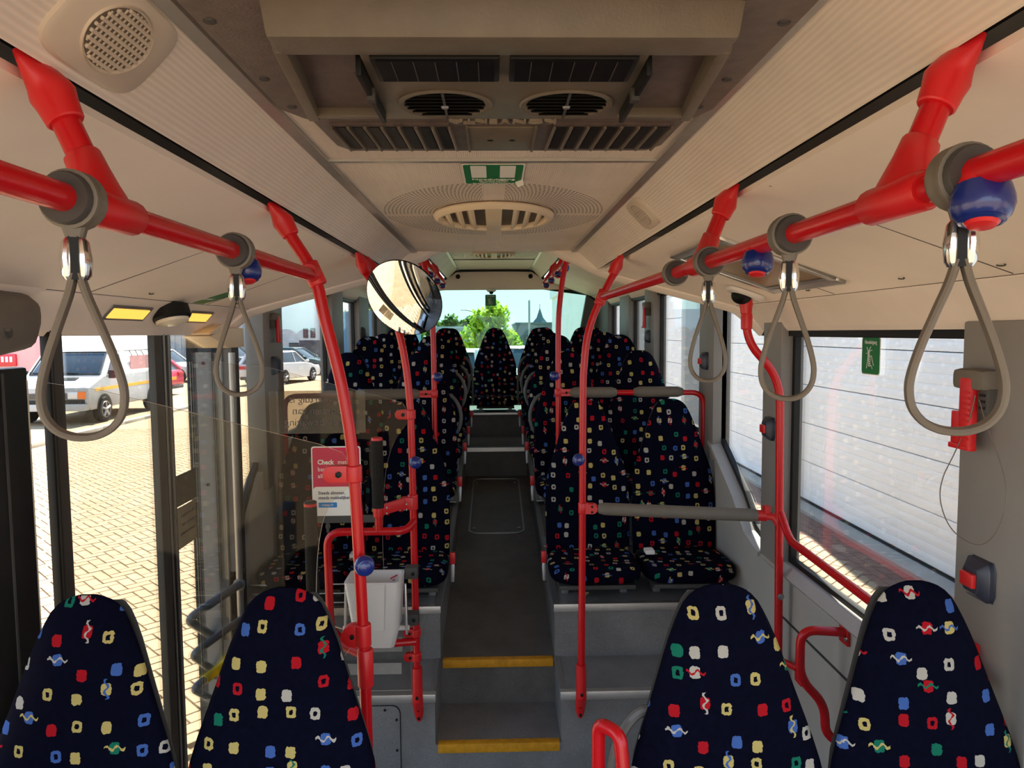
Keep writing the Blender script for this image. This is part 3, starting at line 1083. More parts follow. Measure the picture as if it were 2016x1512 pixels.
def tongue(mb, c, ddir, L, hw, th=.012):
    """flat rounded clamp tongue reaching from a pole centre c along ddir (horizontal); hw half height"""
    c, d = Vector(c), Vector(ddir).normalized()
    n = d.cross(Vector((0, 0, 1)))
    poly = [(0, -hw), (L - hw, -hw)] + [(L - hw + hw * sin(a), -hw * cos(a)) for a in [pi * k / 8 for k in range(1, 8)]] + [(L - hw, hw), (0, hw)]
    o = len(mb.v)
    m = len(poly)
    for t in (-th, th):
        for p, z in poly:
            mb.v.append(tuple(c + d * p + Vector((0, 0, z)) + n * t))
    mb.face([o + i for i in range(m)])
    mb.face([o + m + i for i in reversed(range(m))])
    for i in range(m):
        j = (i + 1) % m
        mb.face([o + i, o + m + i, o + m + j, o + j])
def bolt(parent, c, nrm=(0, -1, 0), r=.008):
    MB().lathe([(r, 0), (r, .005), (r * .62, .0055), (r * .55, .003)], c, nrm, 6 if r > .006 else 8).build('bolt', 'black', parent)

def button(pole, c, nrm, rail_c):
    """blue stop button with red saddle, part of the pole it sits on"""
    c, n = Vector(c), Vector(nrm).normalized()
    mb = MB().lathe([(.0235, -.012), (.026, -.002), (.0265, .006), (.024, .015), (.018, .021), (.009, .0245), (.002, .0255)], c, n, 20)
    o = mb.build('stop_button', 'blue', pole)
    MB().lathe([(.017, -.028), (.0215, -.014), (.0225, -.008)], c, n, 18).build('button_base', 'red_plastic', o)
    MB().lathe([(.019, .0195), (.0195, .0212), (.0165, .0224), (.0155, .021)], c, n, 20).build('button_ring', 'blue', o)
    return o

XR, ZR = .45, 2.045
def overhead_rail(s, y0, y1, sup, label, dz=0.0, buttons=()):
    r = thing('overhead_rail', label, 'grab rail', (s * XR, (y0 + y1) / 2, ZR + dz))
    MB().tube([(s * XR, y0, ZR + dz), (s * XR, y1, ZR + dz)], TR, 18).build('tube', 'red', r)
    for ya, yt in sup:
        top, j = Vector((s * .54, yt, 2.222 + dz)), Vector((s * XR, ya, ZR + dz))
        d = (top - j).normalized()
        p = MB().tube([j, top - d * .04], TR + .001, 16).build('support', 'red', r)
        q = MB()
        top_bracket(q, top, j)
        q.build('ceiling_shoe', 'red_plastic', p)
        q = MB()
        saddle(q, j, d)
        q.build('rail_joint', 'red_plastic', p)
    for yb_ in buttons:
        o = button(r, (s * XR, yb_, ZR + dz - .026), (-.15 * s, -.25, -1), None)
        nb = Vector((-.15 * s, -.25, -1)).normalized()
        MB().lathe([(.0145, .0228), (.012, .0258), (.006, .0272)], (s * XR, yb_, ZR + dz - .026), nb, 16).build('press_key', 'red_plastic', o)
    return r
railR = overhead_rail(1, -.35, 3.0, [(.795, .835), (1.555, 1.63)], 'red overhead grab rail on the garage side, holding three grey straps', 0, (.655, 1.215))
railL = overhead_rail(-1, -.35, 1.80, [(.855, .885)], 'red overhead grab rail on the door side, holding two grey straps', 0, (1.315,))
overhead_rail(1, 3.95, 6.5, [(4.3, 4.3), (5.35, 5.35), (6.35, 6.35)], 'short red overhead rail in the raised rear, garage side', RD, (4.53, 5.05, 5.65, 6.2))
overhead_rail(-1, 3.95, 6.5, [(4.3, 4.3), (5.35, 5.35), (6.35, 6.35)], 'short red overhead rail in the raised rear, door side', RD, (4.53, 5.05, 5.65, 6.2))

def strap(s, y, label, turn=0.0, drop=.25, half=.044, loop=True):
    c = Vector((s * XR, y, ZR))
    t = thing('hanging_strap', label, 'strap', tuple(c), 'strap handles on the overhead rails')
    MB().lathe([(.0165, -.020), (.026, -.020), (.028, -.016), (.028, .016), (.026, .020), (.0165, .020)], c, (0, 1, 0), 24).build('collar', 'collar', t)
    mb = MB().lathe([(.0282, -.0115), (.0315, -.0105), (.032, -.004), (.0308, 0), (.032, .004), (.0315, .0105), (.0282, .0115)], c, (0, 1, 0), 24)
    mb.build('collar_band', 'strap', t)
    if not loop:
        return t
    rot = Matrix.Rotation(turn, 3, 'Z')
    def P(x, yy, z):
        return c + rot @ Vector((x, yy, z))
    q = MB()
    loft(q, [(P(0, 0, -.027), rot @ Vector((1, 0, 0)), rot @ Vector((0, 1, 0)), .013, .0105), (P(0, 0, -.04), rot @ Vector((1, 0, 0)), rot @ Vector((0, 1, 0)), .009, .0105)], 12, ex=.6)
    q.build('strap_neck', 'strap', t)
    q = MB()
    for sx in (-1, 1):
        ax1, ay1 = rot @ Vector((1, 0, 0)), rot @ Vector((0, 1, 0))
        loft(q, [(P(sx * .0062, 0, -.040), ax1, ay1, .0035, .009), (P(sx * .0072, 0, -.044), ax1, ay1, .0055, .0115), (P(sx * .0084, 0, -.062), ax1, ay1, .0068, .0128), (P(sx * .0078, 0, -.080), ax1, ay1, .0058, .0118), (P(sx * .0070, 0, -.085), ax1, ay1, .0035, .009)], 14, ex=.8)
    o = q.build('clip', 'chrome', t)
    q = MB().obox(P(0, 0, -.062), .010, .020, .046, rot)
    q.build('clip_core', 'black', o)
    L_ = drop - .078
    pts = [(.003, -.078), (half * .22, -.078 - L_ * .13), (half * .48, -.078 - L_ * .30), (half * .75, -.078 - L_ * .48), (half * .95, -.078 - L_ * .65),
           (half, -.078 - L_ * .76), (half * .92, -.078 - L_ * .865), (half * .68, -.078 - L_ * .945), (half * .35, -.078 - L_ * .988), (0, -drop)]
    path = spline([(x, 0, z) for x, z in pts] + [(-half * .35, 0, pts[-2][1])], 5)[:-5]
    path = path + [Vector((-p.x, 0, p.z)) for p in reversed(path[:-1])]
    q = MB()
    secs = []
    n = len(path)
    for i, p in enumerate(path):
        tv = (path[min(n - 1, i + 1)] - path[max(0, i - 1)]).normalized()
        nv = Vector((0, 1, 0)).cross(tv)
        secs.append((P(*p), rot @ Vector((0, 1, 0)), rot @ nv, .0105, .0042))
    loft(q, secs, 10, ex=.75)
    q.build('loop', 'strap', t)
    return t
strap(-1, .785, 'grey strap handle nearest the camera on the door side rail', .32, .256, .040)
strap(-1, 1.262, 'grey strap handle beside a blue button on the door side rail', .30, .250, .038)
strap(1, .683, 'grey strap handle nearest the camera on the garage side rail, beside a blue button', -.42, .245, .040)
strap(1, 1.085, 'grey strap handle second from the camera on the garage side rail', -.40, .25, .038)
strap(1, 1.495, 'grey strap handle under the second rail support, garage side', -.38, .25, .036)
strap(1, 1.775, 'dark rubber collar without a loop on the garage side rail', 0, .2, .04, False)

# ---- upright poles
def foot(pole, x, y, zt, yface):
    mb = MB()
    mb.lathe([(.0165, .0), (.0215, .002), (.0225, -.10), (.0225, -.15)], (x, y, zt), (0, 0, 1), 18)
    yv, xv = Vector((0, 1, 0)), Vector((1, 0, 0))
    loft(mb, [((x, y, zt - .145), xv, yv, .0235, .0235), ((x, y + .006, zt - .17), xv, yv, .0235, .018), ((x, yface - .010, zt - .21), xv, yv, .022, .011), ((x, yface - .008, zt - .245), xv, yv, .016, .009), ((x, yface - .006, zt - .262), xv, yv, .007, .006)], 18)
    o = mb.build('foot', 'red_plastic', pole)
    for z, yy in ((zt - .125, y - .0225), (zt - .203, yface - .020), (zt - .243, yface - .016)):
        bolt(o, (x, yy, z), (0, -1, 0), .0075)
YP = 2.995
pts = [(.363, YP, .30), (.368, YP, 1.0), (.371, YP, 1.62), (.376, YP, 1.76), (.388, YP, 1.87), (.413, YP, 1.96), (.45, YP, 2.045), (.505, YP, 2.15)]
pR = thing('grab_pole', 'red grab pole beside the steps on the garage side, carrying a grey padded bar', 'pole', (.363, YP, .3))
MB().tube([pts[0], pts[1]] + spline(pts[1:], 5), TR, 18).build('tube', 'red', pR)
q = MB(); top_bracket(q, (.530, YP, 2.213), (.45, YP, 2.045)); q.build('ceiling_shoe', 'red_plastic', pR)
q = MB(); clampring(q, (.45, YP, 2.045), (.37, 0, .93), .0225, .032); q.lathe([(.021, -.05), (.021, 0)], (.45, YP, 2.045), (0, 1, 0), 16); q.build('rail_joint', 'red_plastic', pR)
foot(pR, .363, YP, .455, Y1)
button(pR, (.350, YP - .027, 1.362), (-.55, -1, 0), None)
# padded bar from that pole to the window post
bar = thing('padded_bar', 'long grey padded bar across the knees of the first garage side seats', 'padded bar', (.74, 2.96, 1.145))
a, b2 = Vector((.372, YP, 1.148)), Vector((1.125, 2.83, 1.146))
dv = (b2 - a).normalized()
MB().tube([a, b2], TR, 14).build('tube', 'red', bar)
q = MB().tube([a + dv * .062, a + dv * .068, a + dv * .09, a + dv * .70, a + dv * .722, a + dv * .73], [.014, .021, .0265, .0265, .021, .014], 18)
q.build('foam_pad', 'pad', bar)
q = MB(); clampring(q, a, (0, 0, 1), .0215, .024); tongue(q, a, dv, .062, .021, .018); o = q.build('pole_clamp', 'red_plastic', bar)
bolt(o, a + dv * .035 + Vector((0, -.019, .012)), (0, -1, 0), .005); bolt(o, a + dv * .035 + Vector((0, -.019, -.012)), (0, -1, 0), .005)
q = MB().lathe([(.017, -.03), (.023, -.026), (.023, .026), (.017, .03)], b2 - dv * .05, dv, 14)
q.obox(b2 - dv * .045 + Vector((.02, -.01, .028)), .022, .03, .03)
q.tube([b2 - dv * .03, b2 + Vector((.0, -.02, 0)), (1.143, 2.80, 1.115)], .016, 12)
q.build('post_clamp', 'red_plastic', bar)

# ---- window post with low rail along the window
wp = thing('window_post', 'red cranked post against the pillar between the garage side windows', 'pole', (1.15, 2.8, .07))
path = fillet([(.995, 2.80, 2.01), (.997, 2.80, 1.86), (1.135, 2.80, 1.71), (1.140, 2.80, 1.3), (1.155, 2.80, .08)], .11, 7)
MB().tube(path, .0162, 18).build('tube', 'red', wp)
q = MB(); top_bracket(q, (.992, 2.80, 2.048), (.995, 2.80, 1.9)); q.lathe([(.0175, 0), (.0215, .004), (.0225, .05), (.021, .064)], (.996, 2.80, 1.905), (0, 0, 1), 16); q.build('ceiling_shoe', 'red_plastic', wp)
q = MB().obox((1.15, 2.8, .10), .05, .05, .06); q.build('foot', 'red_plastic', wp, bevel=.01)
MB().lathe([(.0125, 0), (.0135, .004), (.010, .006)], (1.148, 2.785, .825), (0, -1, 0), 12).build('lock', 'steel', wp)
lr = thing('window_rail', 'red horizontal rail below the big garage side window', 'grab rail', (1.13, 2.2, 1.07))
MB().tube(fillet([(1.146, 2.80, 1.17), (1.137, 2.68, 1.085), (1.125, 2.55, 1.095), (1.125, 1.60, 1.075)], .07, 6), TR, 16).build('tube', 'red', lr)
q = MB().lathe([(.0165, -.025), (.0225, -.022), (.0225, .022), (.0165, .025)], (1.125, 1.665, 1.076), (0, 1, 0), 14)
q.obox((1.155, 1.672, 1.09), .045, .035, .085); q.build('pillar_bracket', 'red_plastic', lr, bevel=.004)
MB().lathe([(.0155, 0), (.0155, .006), (.012, .009)], (1.125, 1.602, 1.075), (0, -1, 0), 14).build('end_cap', 'black', lr)
bolt(q and lr, (1.133, 1.668, 1.118), (-1, -.5, 0), .006)
gh = thing('curved_grab_bar', 'red curved wall handle between the two near garage side seats', 'handle', (1.19, 2.35, .7))
MB().tube(fillet([(1.19, 2.34, .868), (1.045, 2.36, .872), (1.045, 2.36, .70), (1.135, 2.36, .60), (1.14, 2.36, .50), (1.19, 2.36, .46)], .055, 6), .0155, 16).build('tube', 'red', gh)
q = MB().obox((1.194, 2.35, .862), .012, .06, .075); q.build('wall_plate', 'red_plastic', gh, bevel=.003)
q = MB().obox((1.194, 2.36, .46), .012, .06, .075); q.build('wall_plate', 'red_plastic', gh, bevel=.003)
MB().lathe([(.009, 0), (.007, .005)], (1.187, 2.325, .85), (-1, 0, 0), 10).build('plate_screw', 'chrome', gh)
wb = thing('wall_bracket', 'small red bracket plate low on the garage side wall by the post', 'bracket', (1.19, 2.70, .56))
MB().obox((1.193, 2.70, .56), .012, .06, .11).build('plate', 'red_plastic', wb, bevel=.003)
MB().tube([(1.19, 2.71, .56), (1.155, 2.78, .56)], .013, 10).build('arm', 'red', wb)
sr = thing('seat_front_rail', 'red rounded tube end rising below the frame edge beside the aisle', 'handle', (.235, 1.5, FZ))
MB().tube(fillet([(.222, 1.515, FZ), (.222, 1.515, 1.035), (.262, 1.47, 1.035), (.275, 1.42, .80), (.275, 1.42, FZ)], .024, 6), TR, 16).build('tube', 'red', sr)

# ---- door side poles
YL = 1.81
p1 = thing('grab_pole', 'red curved grab pole nearest the camera by the door, clamping an acrylic screen', 'pole', (-.343, YL, FZ))
pts = [(-.343, YL, FZ + .01), (-.347, YL, .95), (-.356, YL, 1.33), (-.366, YL, 1.58), (-.381, YL, 1.715), (-.40, YL, 1.82), (-.427, YL, 1.935), (-.4525, YL, 2.05), (-.51, YL, 2.15)]
MB().tube([pts[0]] + spline(pts[1:], 5), TR, 20).build('tube', 'red', p1)
q = MB(); top_bracket(q, (-.545, YL, 2.216), (-.4525, YL, 2.05)); q.build('ceiling_shoe', 'red_plastic', p1)
q = MB(); clampring(q, (-.4525, YL, 2.05), (-.4, 0, .92), .0225, .030); q.lathe([(.021, -.05), (.021, 0)], (-.4525, YL, 2.05), (0, 1, 0), 16); q.build('rail_joint', 'red_plastic', p1)
def screen_clamp(pole, c, L, hw):
    q = MB(); clampring(q, c, (0, 0, 1), .021, hw); tongue(q, c, (-1, 0, 0), L, hw, .0125)
    o = q.build('screen_clamp', 'red_plastic', pole, bevel=.002)
    bolt(o, Vector(c) + Vector((-L * .47, -.013, 0)), (0, -1, 0), .0085 if L > .06 else .006)
screen_clamp(p1, (-.364, YL, 1.543), .078, .022)
screen_clamp(p1, (-.35, YL, 1.118), .055, .030)
q = MB(); clampring(q, (-.346, YL, 1.03), (0, 0, 1), .021, .05); q.tube([(-.35, YL + .01, 1.06), (-.45, YL + .08, 1.07)], .014, 12); q.build('lower_joint', 'red_plastic', p1)
button(p1, (-.338, YL - .029, 1.312), (.35, -1, 0), None)
p2 = thing('grab_pole', 'red grab pole at the steps on the door side, carrying bin and mirror', 'pole', (-.357, YP, .3))
pts = [(-.350, YP, .30), (-.354, YP, 1.0), (-.357, YP, 1.50), (-.366, YP, 1.68), (-.38, YP, 1.80), (-.40, YP, 1.90), (-.43, YP, 2.0), (-.49, YP, 2.13)]
MB().tube([pts[0], pts[1]] + spline(pts[1:], 5), TR, 18).build('tube', 'red', p2)
q = MB(); top_bracket(q, (-.530, YP, 2.213), (-.47, YP, 2.09)); q.build('ceiling_shoe', 'red_plastic', p2)
q = MB(); top_bracket(q, (-.535, YP - .14, 2.213), (-.50, YP - .10, 2.11)); q.tube([(-.51, YP - .12, 2.14), (-.47, YP - .02, 2.06)], TR, 12); q.build('side_brace', 'red_plastic', p2)
foot(p2, -.350, YP, .455, Y1)
screen_clamp(p2, (-.358, YP, 1.559), .066, .020)
screen_clamp(p2, (-.352, YP, .612), .056, .018)
screen_clamp(p2, (-.351, YP, .505), .056, .018)
button(p2, (-.340, YP - .024, 1.358), (.5, -1, 0), None)
for s, nm in ((1, 'garage'), (-1, 'door')):
    p = thing('grab_pole', 'thin red grab pole behind the first row seats, %s side of the aisle' % nm, 'pole', (s * .34, 3.96, .58))
    X0 = .352 if s > 0 else .341
    pts = [(s * X0, 3.96, .575), (s * X0, 3.96, 1.2), (s * X0, 3.96, 1.85), (s * (X0 + .012), 3.96, 2.08), (s * (X0 + .045), 3.96, 2.28), (s * (X0 + .11), 3.96, 2.42), (s * .53, 3.96, 2.49)]
    MB().tube([pts[0], pts[1]] + spline(pts[1:], 5), TR, 14).build('tube', 'red', p)
    q = MB(); top_bracket(q, (s * .545, 3.96, 2.505), (s * .47, 3.96, 2.44)); q.build('ceiling_shoe', 'red_plastic', p)
    MB().lathe([(.03, 0), (.03, .01), (.02, .03)], (s * X0, 3.96, .58), (0, 0, 1), 12).build('foot', 'red_plastic', p)
    button(p, (s * (X0 - .022), 3.94, 1.658), (-s, -.7, 0), None)
    g = thing('padded_rail', 'red rail with grey pads behind the first row, %s side of the aisle' % nm, 'padded bar', (s * .78, 3.96, 1.56))
    end = s * 1.17
    MB().tube(fillet([(s * X0, 3.96, 1.5635), (end, 3.96, 1.557), (end + s * .008, 3.96, .61)], .07, 6), TR, 14).build('tube', 'red', g)
    q = MB(); clampring(q, (s * X0, 3.96, 1.5635), (0, 0, 1), .021, .021); tongue(q, (s * X0, 3.96, 1.5635), (s, 0, 0), .09, .019, .014); o = q.build('pole_clamp', 'red_plastic', g)
    bolt(o, (s * (X0 + .045), 3.945, 1.5635), (0, -1, 0), .008)
    for (u0, u1) in (((.415, .68), (.775, 1.055)) if s > 0 else ((.42, .78),)):
        MB().tube([(s * u0, 3.96, 1.5635), (s * (u0 + .004), 3.96, 1.5635), (s * (u0 + .03), 3.96, 1.5635), (s * (u1 - .03), 3.96, 1.5625), (s * (u1 - .004), 3.96, 1.5625), (s * u1, 3.96, 1.5625)], [.016, .021, .030, .030, .021, .016], 16).build('foam_pad', 'pad', g)
# ================================================================ CEILING FITTINGS
ac = thing('air_conditioner', 'grey brown air conditioning unit hanging from the ceiling nearest the camera', 'air conditioner', (.015, 1.2, 2.32))
mb = MB()
fl = [(-.385, .78), (.405, .78), (.405, 1.33), (.385, 1.38), (.372, 1.40), (.368, 1.58), (.345, 1.625), (-.315, 1.625), (-.338, 1.58), (-.345, 1.40), (-.36, 1.38), (-.385, 1.33)]
mb.prism(fl, 'z', 2.305, 2.319)
mb.build('mounting_flange', 'ac_dark', ac, bevel=.006)
for x, y in ((-.365, .96), (.385, .96), (-.362, 1.17), (.378, 1.17), (-.358, 1.31), (.372, 1.31)):
    MB().lathe([(.009, 0), (.008, .003), (.003, .0035)], (x, y, 2.306), (0, 0, -1), 10).build('flange_screw', 'dark_grey', ac)
# hood: front visor and the side and rear rims around two pockets
mb = MB()
mb.hexa([(-.278, .905, 2.262), (.308, .905, 2.262), (.314, .985, 2.270), (-.284, .985, 2.270), (-.285, .895, 2.320), (.316, .895, 2.320), (.318, .985, 2.320), (-.288, .985, 2.320)])
mb.build('visor', 'ac', ac, bevel=.008)
mb = MB()
for s_, x0, x1, xr0, xr1 in ((-1, -.288, -.270, -.338, -.318), (1, .300, .318, .348, .368)):
    mb.hexa([(x0, .97, 2.268), (x1, .97, 2.268), (xr1, 1.35, 2.290), (xr0, 1.35, 2.290), (x0 - .01 * (s_ < 0), .97, 2.318), (x1 + .01 * (s_ > 0), .97, 2.318), (xr1 + .01 * (s_ > 0), 1.35, 2.318), (xr0 - .01 * (s_ < 0), 1.35, 2.318)])
mb.hexa([(-.325, 1.315, 2.288), (.355, 1.315, 2.288), (.372, 1.365, 2.300), (-.342, 1.365, 2.300), (-.325, 1.315, 2.318), (.355, 1.315, 2.318), (.372, 1.365, 2.318), (-.342, 1.365, 2.318)])
mb.build('hood_rim', 'ac', ac, bevel=.004)
mb = MB().hexa([(-.180, .975, 2.276), (.215, .975, 2.276), (.225, 1.33, 2.289), (-.190, 1.33, 2.289), (-.180, .975, 2.318), (.215, .975, 2.318), (.225, 1.33, 2.318), (-.190, 1.33, 2.318)])
mb.build('centre_block', 'ac', ac, bevel=.003)
for x0, x1 in ((-.166, .010), (.024, .200)):
    o = MB().box(x0, x1, .988, 1.078, 2.268, 2.285).build('outlet_frame', 'black', ac, bevel=.003)
    MB().box(x0 + .008, x1 - .008, .992, 1.068, 2.266, 2.27).build('outlet_pane', 'black_gloss', o)
    q = MB()
    for k in range(1, 6):
        xx = x0 + (x1 - x0) * k / 6
        q.box(xx - .0007, xx + .0007, .993, 1.066, 2.2652, 2.2665)
    q.build('outlet_rib', 'dark_grey', o)
for xc in (-.080, .124):
    zc = 2.2865
    o = MB().lathe([(.066, -.002), (.078, -.002), (.0795, .004), (.077, .007), (.070, .006), (.066, .002)], (xc, 1.226, zc), (0, .035, -1), 36, ring=True).build('round_vent', 'ac', ac)
    MB().lathe([(.069, 0), (.069, .0015)], (xc, 1.226, zc), (0, .035, -1), 28).build('vent_well', 'black', o)
    for k in range(-3, 4):
        y = 1.226 + k * .017
        w = sqrt(max(.0001, .067 ** 2 - (k * .017) ** 2))
        MB().hexa([(xc - w, y - .001, zc - .007), (xc + w, y - .001, zc - .007), (xc + w, y + .005, zc - .002), (xc - w, y + .005, zc - .002),
                   (xc - w, y - .001, zc - .0055), (xc + w, y - .001, zc - .0055), (xc + w, y + .005, zc), (xc - w, y + .005, zc)]).build('louvre', 'black', o)
    MB().box(xc - .0022, xc + .0022, 1.162, 1.290, zc - .0085, zc - .006).build('vent_bar', 'dark_grey', o)
    MB().lathe([(.007, 0), (.005, .003)], (xc, 1.226, zc - .008), (0, 0, -1), 10).build('vent_hub', 'steel', o)
for x, dx in ((-.186, -.006), (.220, .008)):
    o = MB().hexa([(x - .004, 1.02, 2.258), (x + .004, 1.02, 2.258), (x + dx + .004, 1.29, 2.270), (x + dx - .004, 1.29, 2.270), (x - .004, 1.02, 2.30), (x + .004, 1.02, 2.30), (x + dx + .004, 1.29, 2.305), (x + dx - .004, 1.29, 2.305)]).build('side_flap', 'black', ac, bevel=.0015)
    MB().box(x - .006, x + .006, 1.12, 1.135, 2.256, 2.275).build('flap_clip', 'dark_grey', o)
def grille(x0, x1, lean):
    o = MB().box(x0, x1, 1.405, 1.60, 2.3025, 2.307).build('grille_plate', 'ac_dark', ac)
    n_ = 7
    w = (x1 - x0) / n_
    for k in range(n_):
        a = x0 + k * w
        MB().hexa([(a + w * .22, 1.425, 2.3005), (a + w * .80, 1.425, 2.3005), (a + w * .80 + lean, 1.585, 2.3005), (a + w * .22 + lean, 1.585, 2.3005),
                   (a + w * .22, 1.425, 2.304), (a + w * .80, 1.425, 2.304), (a + w * .80 + lean, 1.585, 2.304), (a + w * .22 + lean, 1.585, 2.304)]).build('slot', 'black', o)
    for k in range(n_ + 1):
        a = x0 + k * w + w * .01
        MB().tube([(a, 1.42, 2.299), (a + lean, 1.59, 2.299)], w * .10, 6).build('grille_rib', 'ac', o)
grille(-.315, -.085, .006)
grille(.120, .352, -.006)
o = MB().box(-.052, .086, 1.43, 1.60, 2.301, 2.307).build('centre_plate', 'ac', ac, bevel=.002)
for x in (-.052, .084):
    MB().box(x - .002, x + .003, 1.42, 1.60, 2.297, 2.304).build('plate_rib', 'ac', o)
for x in (-.006, .040):
    MB().lathe([(.007, 0), (.005, .001)], (x, 1.52, 2.301), (0, 0, -1), 12).build('plate_hole', 'black', o)
text('embossed_lettering', 'KONVEKTA', ac, (.020, 1.387, 2.302), .026, (-1, 0, 0), (0, 1, 0), 'ac_text', .003, 'CENTER', 0, 1.5)

def ceiling_vent(name_label, cx_, cy_, z, rx, ry, n=3):
    v = thing('ceiling_vent', name_label, 'vent', (cx_, cy_, z))
    sx = rx
    k = ry / rx
    MB().lathe([(sx * .86, .002), (sx * 1.0, .001), (sx * 1.005, .006), (sx * .985, .014), (sx * .93, .022), (sx * .885, .020), (sx * .86, .006)], (cx_, cy_, z), (0, 0, -1), 48, 0, k, 1.0, (0, 1, 0), True).build('rim', 'vent', v)
    MB().lathe([(sx * .88, 0), (sx * .88, .002)], (cx_, cy_, z), (0, 0, -1), 40, 0, k, 1.0, (0, 1, 0)).build('well', 'ac', v)
    MB().box(cx_ - .028, cx_ + .028, cy_ - ry * .9, cy_ + ry * .9, z - .021, z).build('centre_bar', 'vent', v, bevel=.004)
    for s in (1, -1):
        for j in range(1, n + 1):
            x = cx_ + s * (.028 + (sx * .86 - .028) * j / (n + .75))
            w = ry * .88 * sqrt(max(.02, 1 - ((x - cx_) / (sx * .88)) ** 2))
            q = MB().hexa([(x - .006, cy_ - w, z - .019), (x + .006, cy_ - w, z - .019), (x + .006, cy_ + w, z - .019), (x - .006, cy_ + w, z - .019),
                           (x - .006 + s * .02, cy_ - w, z), (x + .002 + s * .02, cy_ - w, z), (x + .002 + s * .02, cy_ + w, z), (x - .006 + s * .02, cy_ + w, z)])
            q.build('vane', 'vent', v, bevel=.003)
    return v
ceiling_vent('oval cream ceiling vent inside a ring of small holes, behind the green sticker', 0, 2.575, 2.319, .213, .27)
ceiling_vent('oval cream ceiling vent far back in the raised rear ceiling', 0, 6.45, 2.319 + RD, .19, .25)

# green emergency exit sticker on the ceiling
st = thing('exit_sticker', 'green Nooduitgang sticker with two white squares on the ribbed ceiling', 'sticker', (0, 1.91, 2.318))
zs = 2.3165
MB().prism(rrect(-.080, .080, 1.796, 2.03, .010), 'z', zs, zs + .0015).build('white_border', 'white_print', st)
MB().prism(rrect(-.076, .076, 1.802, 2.024, .008), 'z', zs - .0006, zs + .001).build('green_field', 'green', st)
for x0, x1 in ((-.058, -.018), (.017, .057)):
    MB().prism(rrect(x0, x1, 1.812, 1.945, .004), 'z', zs - .0012, zs).build('white_square', 'white_print', st)
for body, y, sz, sx_ in (('Nooduitgang', 1.967, .026, .86), ('Bij nood uit vak', 1.986, .013, .98), ('slaan met hamer', 2.0, .011, 1.0), ('Bij misbruik volgt vervolging', 2.013, .0105, .95)):
    text('lettering', body, st, (0, y, zs - .0012), sz, (1, 0, 0), (0, -1, 0), 'white_print', .0003, 'CENTER', .0004 if sz > .02 else 0, sx_)
MB().hexa([(.060, 2.004, zs - .001), (.080, 1.97, zs - .001), (.083, 1.985, zs - .012), (.068, 2.02, zs - .012), (.060, 2.004, zs - .0003), (.080, 1.97, zs - .0003), (.084, 1.985, zs - .011), (.069, 2.02, zs - .011)]).build('peeling_corner', 'white_print', st)

# loudspeakers in the coves
def speaker(s, y, ry, rc, label):
    c = Vector((s * .470, y, 2.272))
    v = thing('loudspeaker', label, 'loudspeaker', tuple(c))
    d = Vector((s * .06, 0, -.06)).normalized()          # down the cove
    nn = Vector((-s * .707, 0, -.707))                   # into the bus
    yv = Vector((0, 1, 0))
    c = c + nn * .001
    q = MB()
    loft(q, [(c - nn * .004, yv, d, ry * 1.8, rc * 1.42), (c + nn * .003, yv, d, ry * 1.78, rc * 1.40), (c + nn * .006, yv, d, ry * 1.70, rc * 1.32)], 32, ex=.45)
    q.build('housing', 'ceil_plain', v)
    q = MB()
    loft(q, [(c + nn * .004, yv, d, ry * 1.08, rc * 1.08), (c + nn * .009, yv, d, ry * 1.04, rc * 1.04), (c + nn * .0062, yv, d, ry * 1.0, rc * 1.0)], 36)
    q.build('grille_ring', 'ceil_plain', v)
    q = MB()
    loft(q, [(c + nn * .0055, yv, d, ry * .96, rc * .96), (c + nn * .0072, yv, d, ry * .95, rc * .95)], 32)
    q.build('grille_well', 'ac', v)
    n_ = 9
    for k in range(n_):
        t = -1 + 2 * (k + .5) / n_
        w = ry * .93 * sqrt(1 - t * t)
        p = c + d * (t * rc * .93) + nn * .0092
        MB().tube([p - yv * w, p + yv * w], rc * .058, 6).build('grille_bar', 'ceil_plain', v)
    q = MB()
    for k in range(-5, 6):
        t = k / 6
        w = rc * .93 * sqrt(1 - t * t)
        p = c + yv * (t * ry * .93) + nn * .008
        q.tube([p - d * w, p + d * w], rc * .03, 5)
    q.build('cross_bar', 'ceil_plain', v)
M['ceil_plain'] = plain('cream_grille', (.62, .52, .42), .5, 0, .35, .04)
speaker(-1, .925, .058, .045, 'round ribbed loudspeaker grille in the ceiling cove nearest the camera, door side')
speaker(1, 2.26, .055, .040, 'small ribbed loudspeaker grille in the ceiling cove, garage side')

# helpers for things on the sloping side panels
def on_side(s, x, y, h=0.0):
    z = 2.2 - (x - .56) * .3463
    return Vector((s * (x - .327 * h), y, z - .945 * h))
def side_box(mb, s, x0, x1, y0, y1, h0, h1, mi=0):
    p = [on_side(s, x, y, h) for h in (h0, h1) for x, y in ((x0, y0), (x1, y0), (x1, y1), (x0, y1))]
    return mb.hexa(p, mi)
ht = thing('roof_light', 'rectangular amber brown light panel in the sloping garage side ceiling', 'light', tuple(on_side(1, .83, 2.32)))
q = MB()
for a in ((.635, .665, 2.04, 2.57), (.985, 1.015, 2.04, 2.57), (.635, 1.015, 2.04, 2.07), (.635, 1.015, 2.54, 2.57)):
    side_box(q, 1, *a, -.004, .010)
q.build('frame', 'alu', ht, bevel=.002)
q = MB()
for a in ((.665, .678, 2.07, 2.54), (.972, .985, 2.07, 2.54), (.665, .985, 2.07, 2.085), (.665, .985, 2.525, 2.54)):
    side_box(q, 1, *a, -.004, .006)
q.build('inner_frame', 'steel', ht)
side_box(MB(), 1, .66, .99, 2.06, 2.55, -.002, .002).build('panel', 'brown_hatch', ht)
cd = thing('camera_dome', 'small cream camera dome on the garage side ceiling near the post', 'camera', tuple(on_side(1, .985, 2.80)))
c = on_side(1, .985, 2.78, .002)
